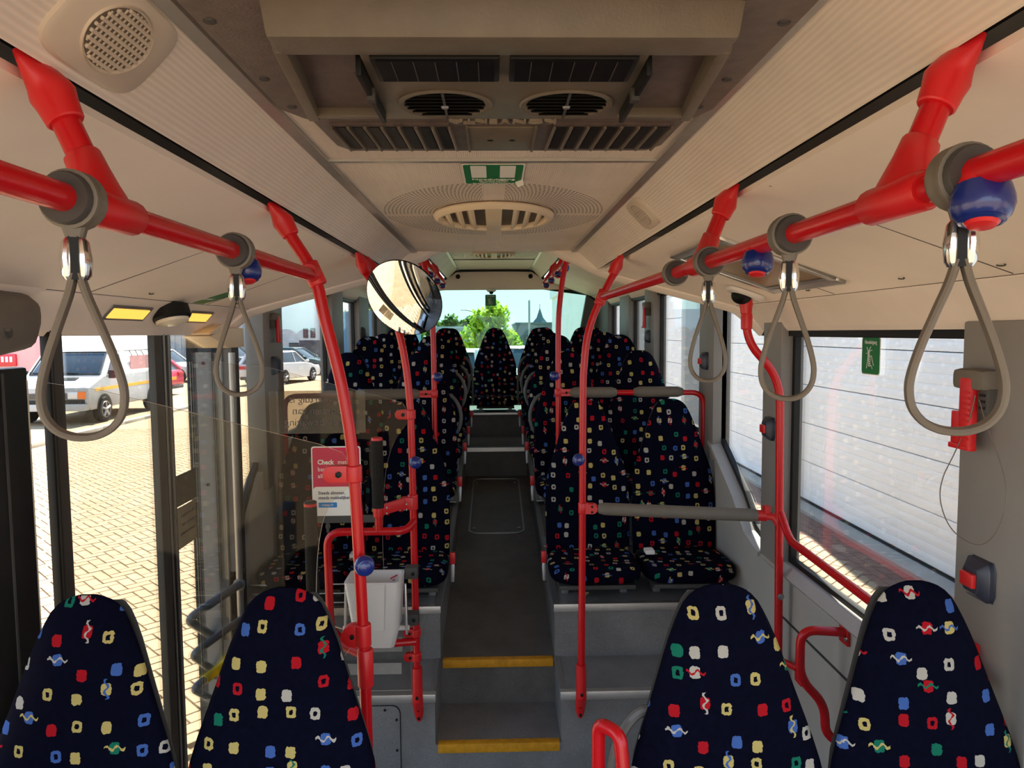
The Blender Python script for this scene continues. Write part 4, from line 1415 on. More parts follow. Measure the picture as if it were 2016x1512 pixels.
sl_ = Vector((.945, 0, -.327)); nn_ = Vector((-.327, 0, -.945)); yv_ = Vector((0, 1, 0))
q = MB(); loft(q, [(c, sl_, yv_, .075, .055), (c + nn_ * .012, sl_, yv_, .072, .052), (c + nn_ * .018, sl_, yv_, .062, .045)], 24, ex=.6)
q.build('base', 'white_plastic', cd)
MB().ball(tuple(c + nn_ * .016 - sl_ * .012), .040, .040, .036, 18, 10).build('dome', 'black_gloss', cd)
for dx in (-.058, .056):
    MB().lathe([(.006, 0), (.004, .003)], c + sl_ * dx + nn_ * .016, nn_, 8).build('base_screw', 'steel', cd)
for i, (s, x, y) in enumerate(((1, 1.04, 1.81), (1, 1.04, 1.45), (1, 1.035, 2.345), (1, 1.04, 2.95), (-1, 1.05, 1.86), (-1, 1.05, 2.22), (-1, 1.05, 2.95))):
    c = on_side(s, x, y, .002)
    q = MB().tube([c + Vector((0, .012 * cos(a), 0)) + Vector((s * .945, 0, -.327)) * .007 * sin(a) for a in [radians(k) for k in range(0, 200, 25)]], .0016, 6)
    o = q.build('panel_catch', 'dark_grey', ceil_front)
sk = thing('ceiling_sticker', 'green and white strip sticker on the sloping door side ceiling', 'sticker', tuple(on_side(-1, 1.02, 2.68)))
p = [on_side(-1, x, y, h) for h in (.0, .0015) for x, y in ((1.09, 2.61), (1.09, 2.70), (.955, 2.76), (.955, 2.65))]
MB().hexa(p).build('green_field', 'green', sk)
text('lettering', 'Nooduitgang', sk, on_side(-1, 1.045, 2.655, .002), .022, (-.03, .9, .02), (-.945, 0, -.327), 'white_print', .0003, 'CENTER')

# door side header fittings
def duct_pt(s, x, y, h=0.0):
    z = 1.992 - (x - 1.13) * 1.07
    return Vector((s * (x - .73 * h), y, z - .68 * h))
for y, w, lab in ((2.27, .11, 'amber lit step light in the door header, nearest the camera'), (2.80, .09, 'amber lit step light in the door header, beyond the black lamp')):
    l = thing('step_light', lab, 'light', tuple(duct_pt(-1, 1.15, y)))
    q = MB(); q.hexa([duct_pt(-1, x, yy, h) for h in (-.004, .004) for x, yy in ((1.130, y - w - .015), (1.170, y - w - .015), (1.170, y + w + .015), (1.130, y + w + .015))]); q.build('bezel', 'steel', l, bevel=.002)
    q = MB(); q.hexa([duct_pt(-1, x, yy, h) for h in (.002, .0065) for x, yy in ((1.137, y - w), (1.163, y - w), (1.163, y + w), (1.137, y + w))]); q.build('lens', 'amber', l)
l = thing('door_lamp', 'round black lamp with frosted lens hanging from the door header', 'lamp', (-1.12, 2.50, 1.97))
ax_ = Vector((.25, -.1, -1)).normalized()
MB().lathe([(.052, -.03), (.062, -.025), (.064, .012), (.058, .02)], (-1.12, 2.50, 1.972), ax_, 24).build('housing', 'black', l)
MB().lathe([(.055, .018), (.052, .030), (.03, .036)], (-1.12, 2.50, 1.972), ax_, 24).build('lens', 'lamp_lens', l)
MB().box(-1.16, -1.09, 2.46, 2.54, 1.985, 2.02).build('mount', 'black', l, bevel=.006)
cv = thing('door_cover', 'grey rounded moulded cover over the front of the door header', 'cover', (-1.14, 1.62, 1.9))
q = MB()
loft(q, [((-1.135, 1.20, 1.93), (0, 0, 1), (1, 0, 0), .075, .075), ((-1.135, 1.60, 1.93), (0, 0, 1), (1, 0, 0), .075, .075), ((-1.14, 1.70, 1.935), (0, 0, 1), (1, 0, 0), .068, .07), ((-1.15, 1.76, 1.95), (0, 0, 1), (1, 0, 0), .04, .05)], 20, ex=.6)
q.build('shell', 'pad', cv)
MB().lathe([(.016, 0), (.014, .003), (.008, .001)], (-1.062, 1.58, 1.91), (1, 0, .15), 14).build('screw_recess', 'dark_grey', cv)
cv = thing('ceiling_hatch', 'glossy cream lid over the front door header in the corner', 'cover', (-1.13, 1.55, 1.97))
MB().hexa([duct_pt(-1, x, yy, h) for h in (.0, .012) for x, yy in ((1.09, .9), (1.165, .9), (1.165, 1.66), (1.09, 1.80))]).build('lid', 'cream_smooth', cv, bevel=.004)
cv = thing('header_bracket', 'beige moulded wedge bracket at the far end of the door header', 'bracket', (-1.19, 3.05, 1.87))
MB().prism([(2.86, 1.895), (3.02, 1.93), (3.24, 1.93), (3.24, 1.845), (3.05, 1.845)], 'x', -1.24, -1.13).build('wedge', 'vent', cv, bevel=.006)
MB().prism([(2.84, 1.90), (2.95, 1.91), (3.0, 1.935), (2.98, 1.945), (2.84, 1.908)], 'x', -1.235, -1.125).build('lip', 'vent', cv, bevel=.002)

# ---- the door
door = thing('door_1', None, None, (-1.22, 2.5, FZ)); door['kind'] = 'structure'
q = MB().box(-1.235, -1.195, 1.62, 1.845, FZ, 1.822); q.build('folded_leaf', 'black', door, bevel=.008)
MB().box(-1.198, -1.192, 1.745, 1.752, FZ, 1.81).build('leaf_edge', 'dark_grey', door)
MB().box(-1.212, -1.19, 1.925, 1.946, FZ, 1.97).build('front_jamb', 'black', door, bevel=.003)
MB().box(-1.195, -1.187, 1.933, 1.937, FZ, 1.95).build('jamb_seal', 'dark_grey', door)
MB().box(-1.208, -1.19, 1.946, 1.988, FZ, 1.93).build('leaf_stile', 'dark_grey', door)
for a, b, m_ in ((2.541, 2.60, 'dark_grey'), (2.60, 2.635, 'black'), (2.635, 2.667, 'dark_grey')):
    MB().box(-1.226, -1.20, a, b, FZ, 1.93).build('meeting_stile', m_, door, bevel=.004)
for a in (2.604, 2.640):
    MB().box(-1.203, -1.196, a, a + .008, FZ, 1.92).build('stile_strip', 'alu', door)
MB().box(-1.222, -1.217, 1.988, 2.541, FZ + .06, 1.92).build('leaf_pane', 'glass', door)
MB().box(-1.222, -1.217, 2.667, 3.20, FZ + .06, 1.92).build('leaf_pane', 'glass', door)
# rear jamb facing the camera: black edges and a pale plate
MB().box(-1.40, -1.355, 3.26, 3.34, GZ + .1, 1.92).build('rear_jamb', 'black', door)
q = MB().box(-1.356, -1.286, 3.255, 3.27, FZ, 1.822); q.build('jamb_plate', 'grey_pillar', door)
MB().box(-1.40, -1.20, 3.27, 3.36, GZ + .1, 1.95).build('rear_jamb', 'dark_grey', door)
MB().box(-1.286, -1.245, 3.258, 3.275, FZ, 1.90).build('rear_jamb', 'black', door)
for z in (1.772, 1.215, .65, .30):
    MB().lathe([(.009, 0), (.008, .003), (.004, .002)], (-1.321, 3.256, z), (0, -1, 0), 10).build('plate_screw', 'black', door)
MB().tube([(-1.19, 3.245, FZ), (-1.19, 3.245, 1.82)], .016, 12).build('hinge_post', 'steel', door)
MB().box(-1.36, -1.19, 1.9, 3.26, FZ - .04, FZ).build('threshold', 'alu', door)
MB().box(-1.36, -1.26, 2.2, 3.1, FZ, FZ + .10).build('step_box', 'white_plastic', door, bevel=.01)
hl = thing('door_handrail', 'blue grey zigzag handrail on the open door leaf, one bar yellow', 'handrail', (-1.2, 3.2, .4))
for k, (z0, ze, z1, xe) in enumerate(((.752, .745, .500, -1.262), (.586, .597, .334, -1.250), (.428, .455, .186, -1.252))):
    r_ = .0185 - .002 * (k > 0)
    MB().tube(fillet([(-1.185, 3.245, z0), (xe, 2.85, ze), (-1.335, 3.26, z1)], .075, 7), r_, 14).build('bar', 'bluegrey', hl)
a = Vector((-1.185, 3.245, .428)); b2 = Vector((-1.252, 2.85, .455))
MB().tube([a + (b2 - a) * .04, a + (b2 - a) * .80], .0195, 14).build('yellow_sleeve', 'yellow', hl)
MB().lathe([(.028, -.006), (.03, 0), (.028, .006)], (-1.188, 3.235, .752), (.16, 1, 0), 14).build('end_flange', 'bluegrey', hl)
# stickers on the door pane, printed to be read from the street
sk = thing('door_notice', 'dark and pale notice stickers on the door pane, text facing the street', 'sticker', (-1.225, 2.8, 1.2))
MB().box(-1.2165, -1.2155, 2.70, 2.87, 1.245, 1.365).build('dark_panel', 'dark_film', sk)
MB().box(-1.2165, -1.2155, 2.70, 2.87, 1.08, 1.24).build('pale_panel', 'film', sk)
M_ = None
for i, t in enumerate(('Dit voertuig is', 'voorzien van', 'camerabewaking')):
    text('lettering', t, sk, (-1.2145, 2.785, 1.205 - i * .035), .021, (0, -1, 0), (0, 0, 1), 'ink', .0002, 'CENTER')
# ---- acrylic screens
def screen(y, poly, label, strips=()):
    t = thing('acrylic_screen', label, 'screen', (-.8, y, poly[-1][1]))
    MB().prism(poly, 'y', y - .003, y + .003, 0, 1).build('sheet', ['screen', 'screen_edge'], t, smooth=0)
    for z0, z1, x0, x1 in strips:
        MB().box(x0, x1, y - .0045, y - .0035, z0, z1).build('frosted_stripe', 'frost', t)
    return t
def curve2(pts, n=5):
    return [(p.x, p.z) for p in spline([(x, 0, z) for x, z in pts], n)]
e1 = [(-1.175, 1.79), (-1.00, 1.765), (-.45, 1.620), (-.392, 1.598), (-.380, 1.578), (-.3785, 1.51)] + curve2([(-.3785, 1.508), (-.432, 1.455), (-.459, 1.357), (-.469, 1.22), (-.465, 1.17), (-.42, 1.14), (-.372, 1.128)], 4) + [(-.372, 1.10), (-.46, .98), (-.48, .2), (-1.175, .2)]
screen(1.81, e1, 'clear acrylic screen clamped to the near curved pole beside the door')
e2 = [(-1.175, 1.79), (-.95, 1.765), (-.45, 1.628), (-.39, 1.608), (-.378, 1.588), (-.376, 1.52)] + curve2([(-.376, 1.518), (-.425, 1.45), (-.46, 1.35), (-.478, 1.2), (-.485, .95), (-.46, .72), (-.39, .63)], 4) + [(-.375, .60), (-.375, .36), (-1.175, .36)]
S2 = screen(2.985, e2, 'clear acrylic screen clamped to the pole with the mirror and bin', ((.535, .60, -1.17, -.41), (.435, .485, -1.17, -.415)))
sk = thing('notice_reflection', 'reflected camera notice, text mirrored, made as pale film on the far acrylic screen', 'sticker', (-.745, 2.98, 1.58))
MB().prism(rrect(-.945, -.545, 1.485, 1.665, .006), 'y', 2.978, 2.9795).build('film', 'film', sk)  # pale film and print stand in for a notice reflected in the screen
for i, t in enumerate(('Dit voertuig is', 'voorzien van', 'camerabewaking')):
    text('lettering', t, sk, (-.735, 2.9765, 1.628 - i * .048), .044, (-1, 0, 0), (0, 0, 1), 'film_ink', .0003, 'CENTER')
# ================================================================ THINGS BY THE DOOR SIDE POLE
mr = thing('convex_mirror', 'round convex mirror on the door side pole, showing the street', 'mirror', (-.354, 2.80, 2.036))
mc = Vector((-.354, 2.80, 2.036))
mn = Vector((-.315, -.83, -.455)).normalized()
Rm = .157
prof = [(Rm * k / 14, .017 * (1 - (k / 14) ** 2)) for k in range(14, 0, -1)] + [(.0005, .017)]
q = MB(); q.lathe(prof, mc, mn, 56); q.build('mirror_face', 'mirror', mr, smooth=80)
MB().lathe([(Rm - .001, -.002), (Rm + .002, .001), (Rm + .003, -.005), (Rm - .002, -.012), (Rm * .6, -.045), (.02, -.052)], mc, mn, 48).build('back_shell', 'black', mr)
MB().tube([mc - mn * .05, mc - mn * .10, (-.42, 2.985, 1.97)], .011, 10).build('arm', 'red', mr)
q = MB(); clampring(q, (-.418, 2.995, 1.97), (-.3, 0, 1), .021, .022); q.build('pole_clamp', 'red_plastic', mr)

bn = thing('litter_bin', 'open white plastic litter bin held on the door side pole at the steps', 'bin', (-.50, 2.89, .62))
def rr3(x0, x1, y0, y1, z, r=.02):
    return [(x, y, z) for x, y in rrect(x0, x1, y0, y1, r, 4)]
secs = [rr3(-.565, -.425, 2.84, 2.93, .615), rr3(-.590, -.402, 2.815, 2.945, .70), rr3(-.615, -.388, 2.79, 2.955, .905), rr3(-.605, -.398, 2.80, 2.945, .905), rr3(-.58, -.415, 2.825, 2.93, .72), rr3(-.556, -.434, 2.85, 2.92, .63)]
q = MB(); n = len(secs[0])
for sct in secs:
    q.v += sct
for i in range(len(secs) - 1):
    for j in range(n):
        k = (j + 1) % n
        q.face([i * n + j, i * n + k, (i + 1) * n + k, (i + 1) * n + j])
q.face(list(range(n))); q.face([(len(secs) - 1) * n + j for j in range(n)])
q.build('bucket', 'white_plastic', bn)
MB().hexa([(-.54, 2.786, .90), (-.45, 2.786, .90), (-.46, 2.812, .70), (-.53, 2.812, .70), (-.54, 2.80, .90), (-.45, 2.80, .90), (-.46, 2.83, .70), (-.53, 2.83, .70)]).build('front_rib', 'white_plastic', bn)
for x, sgn in ((-.628, -1), (-.375, 1)):
    MB().hexa([(x - .005, 2.86, .66), (x + .005, 2.86, .66), (x + .005, 2.895, .66), (x - .005, 2.895, .66), (x - .004 - sgn * .004, 2.875, .87), (x + .004 - sgn * .004, 2.875, .87), (x + .004 - sgn * .004, 2.89, .87), (x - .004 - sgn * .004, 2.89, .87)]).build('lever', 'alu', bn, bevel=.003)
    MB().tube([(x - sgn * .045, 2.875, .685), (x + sgn * .01, 2.875, .685)], .011, 12).build('pivot', 'white_plastic', bn)
for z, zz in ((.895, 'upper'), (.695, 'lower')):
    o = MB().box(-.388, -.334, 2.925, 2.98, z - .024, z + .024).build('pole_bracket', 'dark_grey', bn, bevel=.003)
    bolt(o, (-.352, 2.925, z), (0, -1, 0), .008)
for a in ((-.45, 2.947, .87, -.42, 2.948, .885), (-.44, 2.947, .862, -.43, 2.948, .868)):
    MB().tube([(a[0], a[1] - .004, a[2]), (a[3], a[4] - .004, a[5])], .003, 5).build('scribble', 'crimson', bn)

fr = thing('guard_loop', 'red tube guard loop beside the bin, from the pole to near the door', 'rail', (-.52, 2.95, .65))
MB().tube(fillet([(-.352, 2.985, 1.10), (-.375, 2.90, 1.085), (-.70, 2.90, 1.085), (-.695, 2.90, .655), (-.60, 2.95, .575), (-.352, 2.99, .575)], .065, 6), .0165, 16).build('tube', 'red', fr)
MB().tube([(-.487, 2.90, 1.085), (-.487, 2.90, 1.20)], .0165, 14).build('upright', 'red', fr)
q = MB(); clampring(q, (-.487, 2.90, 1.172), (0, 0, 1), .022, .026); q.hexa([(-.48, 2.888, 1.15), (-.385, 2.955, 1.165), (-.385, 2.98, 1.165), (-.48, 2.912, 1.15), (-.48, 2.888, 1.195), (-.385, 2.955, 1.21), (-.385, 2.98, 1.21), (-.48, 2.912, 1.195)])
clampring(q, (-.355, 2.99, 1.185), (0, 0, 1), .022, .032); q.obox((-.375, 2.975, 1.185), .05, .035, .05)
o = q.build('cross_clamp', 'red_plastic', fr, bevel=.003)
for x, y in ((-.452, 2.896), (-.378, 2.952)):
    for z in (1.162, 1.186):
        MB().lathe([(.004, 0), (.004, .004)], (x, y, z), (.3, -1, 0), 8).build('screw', 'steel', o)
MB().tube([(-.487, 2.90, 1.185), (-.487, 2.90, 1.465)], .0245, 18).build('foam_sleeve', 'foam', fr)
MB().lathe([(.024, 0), (.023, .010), (.018, .012)], (-.487, 2.90, 1.465), (0, 0, 1), 16).build('end_cap', 'red_plastic', fr)
fp = thing('foam_post', 'black foam covered post with red cap in front of the pink poster', 'post', (-.715, 2.70, FZ))
MB().tube([(-.712, 2.70, FZ), (-.712, 2.70, 1.245)], .0245, 18).build('foam_sleeve', 'foam', fp)
MB().lathe([(.0245, 0), (.0245, .012)], (-.712, 2.70, 1.243), (0, 0, 1), 18).build('red_ring', 'red_plastic', fp)
MB().lathe([(.0245, 0), (.0235, .006), (.018, .009)], (-.712, 2.70, 1.255), (0, 0, 1), 18).build('cap', 'black', fp)
ps = thing('poster', 'crimson and white fare poster behind the near curved pole', 'poster', (-.66, 2.88, 1.153))
yp = 2.885
MB().prism(rrect(-.752, -.552, 1.157, 1.444, .010), 'y', yp, yp + .004).build('board', 'white_print', ps)
MB().prism(rrect(-.747, -.557, 1.245, 1.439, .008), 'y', yp - .0008, yp + .001).build('crimson_field', 'crimson', ps)
MB().prism(rrect(-.747, -.557, 1.162, 1.278, .014), 'y', yp - .0014, yp).build('white_field', 'white_print', ps)
for body, x, z, sz, m_, bd in (('Check', -.727, 1.379, .027, 'white_print', .0008), ('met je', -.645, 1.379, .025, 'white_print', .0), ('bankpas in', -.727, 1.350, .025, 'white_print', 0), ('alle bussen', -.727, 1.322, .025, 'white_print', 0),
                               ('Steeds slimmer,', -.727, 1.252, .0185, 'ink', .0003), ('steeds makkelijker', -.727, 1.232, .0185, 'ink', .0003)):
    text('lettering', body, ps, (x, yp - .0018, z), sz, (1, 0, 0), (0, 0, 1), m_, .0003, 'LEFT', bd, .93)
MB().prism(rrect(-.727, -.652, 1.192, 1.213, .003), 'y', yp - .002, yp - .001).build('web_label', 'label_blue', ps)
text('lettering', 'ovpay.nl', ps, (-.69, yp - .0026, 1.203), .014, (1, 0, 0), (0, 0, 1), 'white_print', .0003, 'CENTER')
# thin holder under the poster
hd = thing('poster_holder', 'dark rail under the pink poster, fixed to the guard loop', 'holder', (-.65, 2.90, 1.14))
MB().box(-.75, -.50, 2.89, 2.905, 1.125, 1.156).build('rail', 'dark_grey', hd, bevel=.003)
MB().box(-.70, -.69, 2.892, 2.902, 1.085, 1.13).build('stay', 'dark_grey', hd)

# ================================================================ PILLARS: HAMMERS, BUTTONS, STICKERS
def hammer(name_label, s, x, y, z, sc=1.0, cord=False):
    t = thing('emergency_hammer', name_label, 'hammer', (s * x, y, z))
    def B(mb, a0, a1, b0, b1, c0, c1):
        xs = sorted((s * (x - a0 * sc), s * (x - a1 * sc)))
        return mb.box(xs[0], xs[1], y + b0 * sc, y + b1 * sc, z + c0 * sc, z + c1 * sc)
    B(MB(), 0, .05, -.055, .055, .055, .105).build('holder', 'pad', t, bevel=.014)
    q = MB(); B(q, 0, .035, -.055, -.022, .0, .06); q.build('holder_clip', 'dark_grey', t, bevel=.005)
    for k in range(3):
        B(MB(), .034, .037, -.05, -.03, .012 + k * .015, .018 + k * .015).build('clip_slot', 'black', t)
    q = MB(); B(q, .03, .052, -.02, .022, -.085, .085); o = q.build('hammer_handle', 'red_plastic', t, bevel=.007)
    q = MB(); B(q, .03, .044, .022, .06, -.09, .0); B(q, .03, .05, -.02, .06, -.092, -.078); q.build('guard', 'red_plastic', o, bevel=.004)
    for k in range(9):
        q = MB(); B(q, .05, .0545, -.019, .006, -.065 + k * .014, -.060 + k * .014); q.build('grip_rib', 'red_plastic', o)
    if cord:
        pts = [(1.13, 1.642, 1.745), (1.128, 1.655, 1.69), (1.125, 1.70, 1.60), (1.12, 1.735, 1.53), (1.118, 1.74, 1.475), (1.115, 1.705, 1.425), (1.113, 1.65, 1.402), (1.112, 1.58, 1.405), (1.113, 1.53, 1.45), (1.118, 1.51, 1.53), (1.124, 1.54, 1.60), (1.13, 1.60, 1.68), (1.135, 1.635, 1.735)]
        MB().tube(spline(pts, 5), .0013, 6).build('wire', 'strap', t)
    return t
hammer('red emergency hammer in grey holder with a wire loop, on the near garage side pillar', 1, 1.178, 1.675, 1.70, 1.0, True)
hammer('small red emergency hammer on a pillar of the raised garage side rear', 1, 1.178, 5.40, 2.02, 1.0)
hammer('red emergency hammer high on the door side pillar beyond the door', -1, 1.178, 3.80, 1.93, .8)
hb = thing('hammer_box', 'flat red box in the ceiling corner above the rear window', 'box', (.86, 8.0, 2.40))
MB().obox((.86, 8.0, 2.415), .16, .05, .04, Matrix.Rotation(.38, 3, 'Y')).build('box', 'red_plastic', hb, bevel=.005)
MB().obox((.78, 8.0, 2.452), .05, .045, .04, Matrix.Rotation(.38, 3, 'Y')).build('clip', 'dark_grey', hb, bevel=.004)

def stop_box(label, s, x, y, z, red=True):
    t = thing('stop_request_box', label, 'button', (s * x, y, z))
    q = MB()
    poly = [(-.036, -.048), (.036, -.048), (.044, -.030), (.044, .030), (.036, .048), (-.036, .048), (-.044, .030), (-.044, -.030)]
    o = len(q.v)
    for h, k in ((0, 1.0), (.014, 1.0), (.032, .62)):
        q.v += [(s * (x - h), y + a * k, z + b * k) for a, b in poly]
    for r in range(2):
        for i in range(8):
            j = (i + 1) % 8
            q.face([r * 8 + i, r * 8 + j, (r + 1) * 8 + j, (r + 1) * 8 + i])
    q.face(list(range(8))); q.face([16 + i for i in range(8)])
    q.build('body', 'navy_plastic', t, bevel=.002)
    if red:
        MB().box(min(s * (x - .028), s * (x - .042)), max(s * (x - .028), s * (x - .042)), y - .022, y + .024, z - .017, z + .017).build('red_key', 'red_plastic', t, bevel=.003)
    return t
M['navy_plastic'] = plain('navy_plastic', (.022, .026, .045), .4, 0, .5, .05)
stop_box('dark stop box with red key on the near garage side pillar, below the hammer', 1, 1.175, 1.655, 1.297)
stop_box('dark stop box with red key on the pillar behind the cranked garage side post', 1, 1.175, 2.985, 1.484)
stop_box('dark stop box on the garage side pillar beside the second row', 1, 1.175, 3.93, 1.735)
stop_box('dark stop box on a pillar of the raised garage side rear', 1, 1.175, 5.40, 1.865, False)
stop_box('dark stop box on the door side pillar just beyond the door', -1, 1.175, 3.80, 1.735, False)
stop_box('dark stop box on a pillar of the raised door side rear', -1, 1.175, 6.35, 1.91, False)

sk = thing('exit_sticker', 'green Nooduitgang sticker with a hand and hammer on the big window', 'sticker', (1.229, 2.3, 1.757))
xs = 1.2325
MB().prism(rrect(2.248, 2.362, 1.753, 1.880, .012), 'x', xs, xs + .0015).build('pale_border', 'white_print', sk)
MB().prism(rrect(2.251, 2.359, 1.756, 1.877, .011), 'x', xs - .0008, xs + .0005).build('green_field', 'green', sk)
text('lettering', 'Nooduitgang', sk, (xs - .0012, 2.305, 1.860), .0185, (0, -1, 0), (0, 0, 1), 'white_print', .0003, 'CENTER', 0, .78)
def drawing(lines, parent, X, oy, oz, sc, w=.0011):
    for ln in lines:
        MB().tube([(X, oy - u * sc, oz + v * sc) for u, v in ln], w, 5).build('line_drawing', 'white_print', parent)
handlines = [[(-.02, .52), (.05, .50), (.08, .43), (.03, .38)], [(-.02, .52), (-.05, .44), (.0, .38), (.02, .20), (-.02, .17), (.03, -.02), (.0, -.22), (.14, -.24), (.20, -.16)],
             [(.03, .38), (.10, .30), (.16, .28), (.20, .34), (.27, .33), (.33, .18), (.50, -.18)], [(.06, .28), (.17, .24), (.20, .18), (.10, .15)], [(.06, .15), (.18, .13), (.21, .07), (.10, .04)],
             [(.05, .04), (.17, .02), (.20, -.05), (.09, -.08)], [(.04, -.08), (.15, -.10), (.18, -.16), (.10, -.18)], [(.20, -.16), (.30, -.20), (.37, -.36)],
             [(-.05, .44), (-.10, .60), (-.20, .78)], [(-.03, .52), (.06, .68), (.20, .82)], [(.03, .52), (.14, .62), (.34, .62)], [(-.05, .44), (-.26, .45)], [(-.07, .40), (-.09, .10), (-.20, -.34)]]
drawing(handlines, sk, xs - .0012, 2.315, 1.795, .062)
sk = thing('exit_sticker', 'dark green exit sticker hanging high in the middle of the rear window', 'sticker', (-.045, 8.1, 2.2))
MB().prism(rrect(-.105, .018, 2.205, 2.332, .012), 'y', 8.108, 8.1105).build('green_field', 'green', sk)
text('lettering', 'Nooduitgang', sk, (-.044, 8.107, 2.315), .018, (1, 0, 0), (0, 0, 1), 'white_print', .0003, 'CENTER')
for ln in handlines:
    MB().tube([(-.06 + u * .08, 8.1065, 2.24 + v * .07) for u, v in ln], .0012, 5).build('line_drawing', 'white_print', sk)
rc = thing('camera_dome', 'small white camera under the middle of the rear wall panel', 'camera', (-.035, 8.05, 2.385))
MB().lathe([(.055, 0), (.055, .02), (.04, .035)], (-.035, 8.06, 2.395), (0, -.15, -1), 20).build('base', 'white_plastic', rc)
MB().ball((-.035, 8.055, 2.355), .024).build('lens', 'black_gloss', rc)
MB().tube([(-.06, 8.10, 2.20), (-.06, 8.10, 1.95)], .004, 6).build('cable', 'white_plastic', rc)

lg = thing('low_guard', 'three thin pale rods of a low guard on the door side podium edge', 'guard', (-.93, 3.37, .57))
for z in (.607, .652, .697):
    MB().tube([(-1.19, 3.37, z), (-.69, 3.37, z)], .004, 8).build('rod', 'alu', lg)
for x in (-.70, -1.0):
    MB().tube([(x, 3.375, .57), (x, 3.375, .70)], .005, 8).build('rod_post', 'steel', lg)
# ================================================================ OUTSIDE
def paver_mat(name, a, b):
    k = NT(name)
    co = k.coord('Object')
    oi = k.n('ShaderNodeObjectInfo')
    ge = k.n('ShaderNodeNewGeometry')
    f, _ = k.noise(co, 1.1, 4)
    c = k.ramp(f, [(.3, a), (.7, b)])
    g, _ = k.noise(co, 130, 2)
    rn = k.math('ADD', ge.outputs['Random Per Island'], 0.0)
    c = k.mix(k.math('MULTIPLY_ADD', rn, .45, .0), c, (*[x * .72 for x in b], 1))
    c = k.mix(k.math('MULTIPLY', g, .3), c, (*[x * .55 for x in a], 1))
    k.princ(c, .9, 0, .15, k.bump(g, .3, .003))
    return k.m
M['paver'] = paver_mat('yellow_paver', (.29, .215, .14), (.36, .275, .185))
M['paver_red'] = paver_mat('red_brown_paver', (.17, .095, .075), (.24, .15, .115))
M['joint'] = plain('paver_joint_sand', (.20, .145, .085), .95, 0, .1, .2, 3)
M['kerb'] = plain('concrete_kerb', (.34, .32, .28), .85, 0, .2, .12, 2)
M['sect'] = plain('white_section_door', (.80, .80, .80), .5, 0, .4, .03, 2, .06, 200, .001)
M['facade'] = plain('white_facade', (.72, .72, .71), .7, 0, .3, .06, 1)
M['column'] = plain('grey_steel_column', (.30, .32, .32), .5, 0, .4, .08, 2)

street = MB().box(-60, 60, -20, 140, GZ - .3, GZ - .028)
street = struct('street', street, 'joint')
# herringbone pavers laid at 45 degrees; clipped to the region the windows show
def herring(region, mat, first_n, keyf):
    L, Wd, t = .208, .104, .03
    c45, s45 = cos(pi / 4), sin(pi / 4)
    cells = []
    x0, x1, y0, y1 = region
    ext = int((max(abs(x0), abs(x1)) + max(abs(y0), abs(y1))) / Wd) + 4
    for i in range(-ext, ext):
        for j in range(-ext, ext):
            k = (i - j) % 4
            if k == 0:
                a = (i * Wd, j * Wd, L, Wd)
            elif k == 3:
                a = (i * Wd, j * Wd, Wd, L)
            else:
                continue
            cx_, cy_ = a[0] + a[2] / 2, a[1] + a[3] / 2
            X, Y = cx_ * c45 - cy_ * s45, cx_ * s45 + cy_ * c45
            if x0 < X < x1 and y0 < Y < y1:
                cells.append((X, Y, a[2] > a[3]))
    cells.sort(key=keyf)
    return cells
def paver_verts(mb, X, Y, horiz, dz):
    L, Wd = .2025, .0985
    a, b = (L / 2, Wd / 2) if horiz else (Wd / 2, L / 2)
    c45 = sin(pi / 4)
    def q(u, v, z):
        return (X + (u - v) * c45, Y + (u + v) * c45, z)
    z = GZ + dz
    mb.add([q(-a, -b, GZ - .03), q(a, -b, GZ - .03), q(a, b, GZ - .03), q(-a, b, GZ - .03), q(-a + .004, -b + .004, z), q(a - .004, -b + .004, z), q(a - .004, b - .004, z), q(-a + .004, b - .004, z)],
           [(4, 5, 6, 7), (0, 1, 5, 4), (1, 2, 6, 5), (2, 3, 7, 6), (3, 0, 4, 7)])
PM = {}
for hz in (True, False):
    q = MB(); paver_verts(q, 0, 0, hz, 0.0)
    PM[hz] = q.mesh('paver', 'paver', smooth=0)
def seen(X, Y):                       # the strip the door opening and the side panes show
    return X < -1.6 and .95 * abs(X) * 1.15 < Y + .6
cells = [c for c in herring((-9.25, -1.55, .9, 17.0), 'paver', 300, lambda c: c[0] ** 2 + c[1] ** 2) if seen(c[0], c[1])]
cells = [c for c in cells if c[1] < 12 or c[0] > -9.2]
near = [c for c in cells if -4.6 < c[0] and 2.6 < c[1]][:300]
ns = set(near)
for X, Y, hz in near:
    o = bpy.data.objects.new('paver', PM[hz])
    COL.objects.link(o)
    o.parent = street
    o.location = (X, Y, R.uniform(-.0015, .0015))
q = MB()
for X, Y, hz in cells:
    if (X, Y, hz) not in ns:
        paver_verts(q, X, Y, hz, R.uniform(-.0015, .0015))
o = q.build('paver_field', 'paver', street, smooth=0); o['kind'] = 'stuff'
cells = herring((1.45, 3.30, 1.0, 17.0), 'paver', 0, lambda c: c[1])
q = MB()
for X, Y, hz in cells:
    paver_verts(q, X, Y, hz, R.uniform(-.0015, .0015))
o = q.build('paver_field', 'paver', street, smooth=0); o['kind'] = 'stuff'
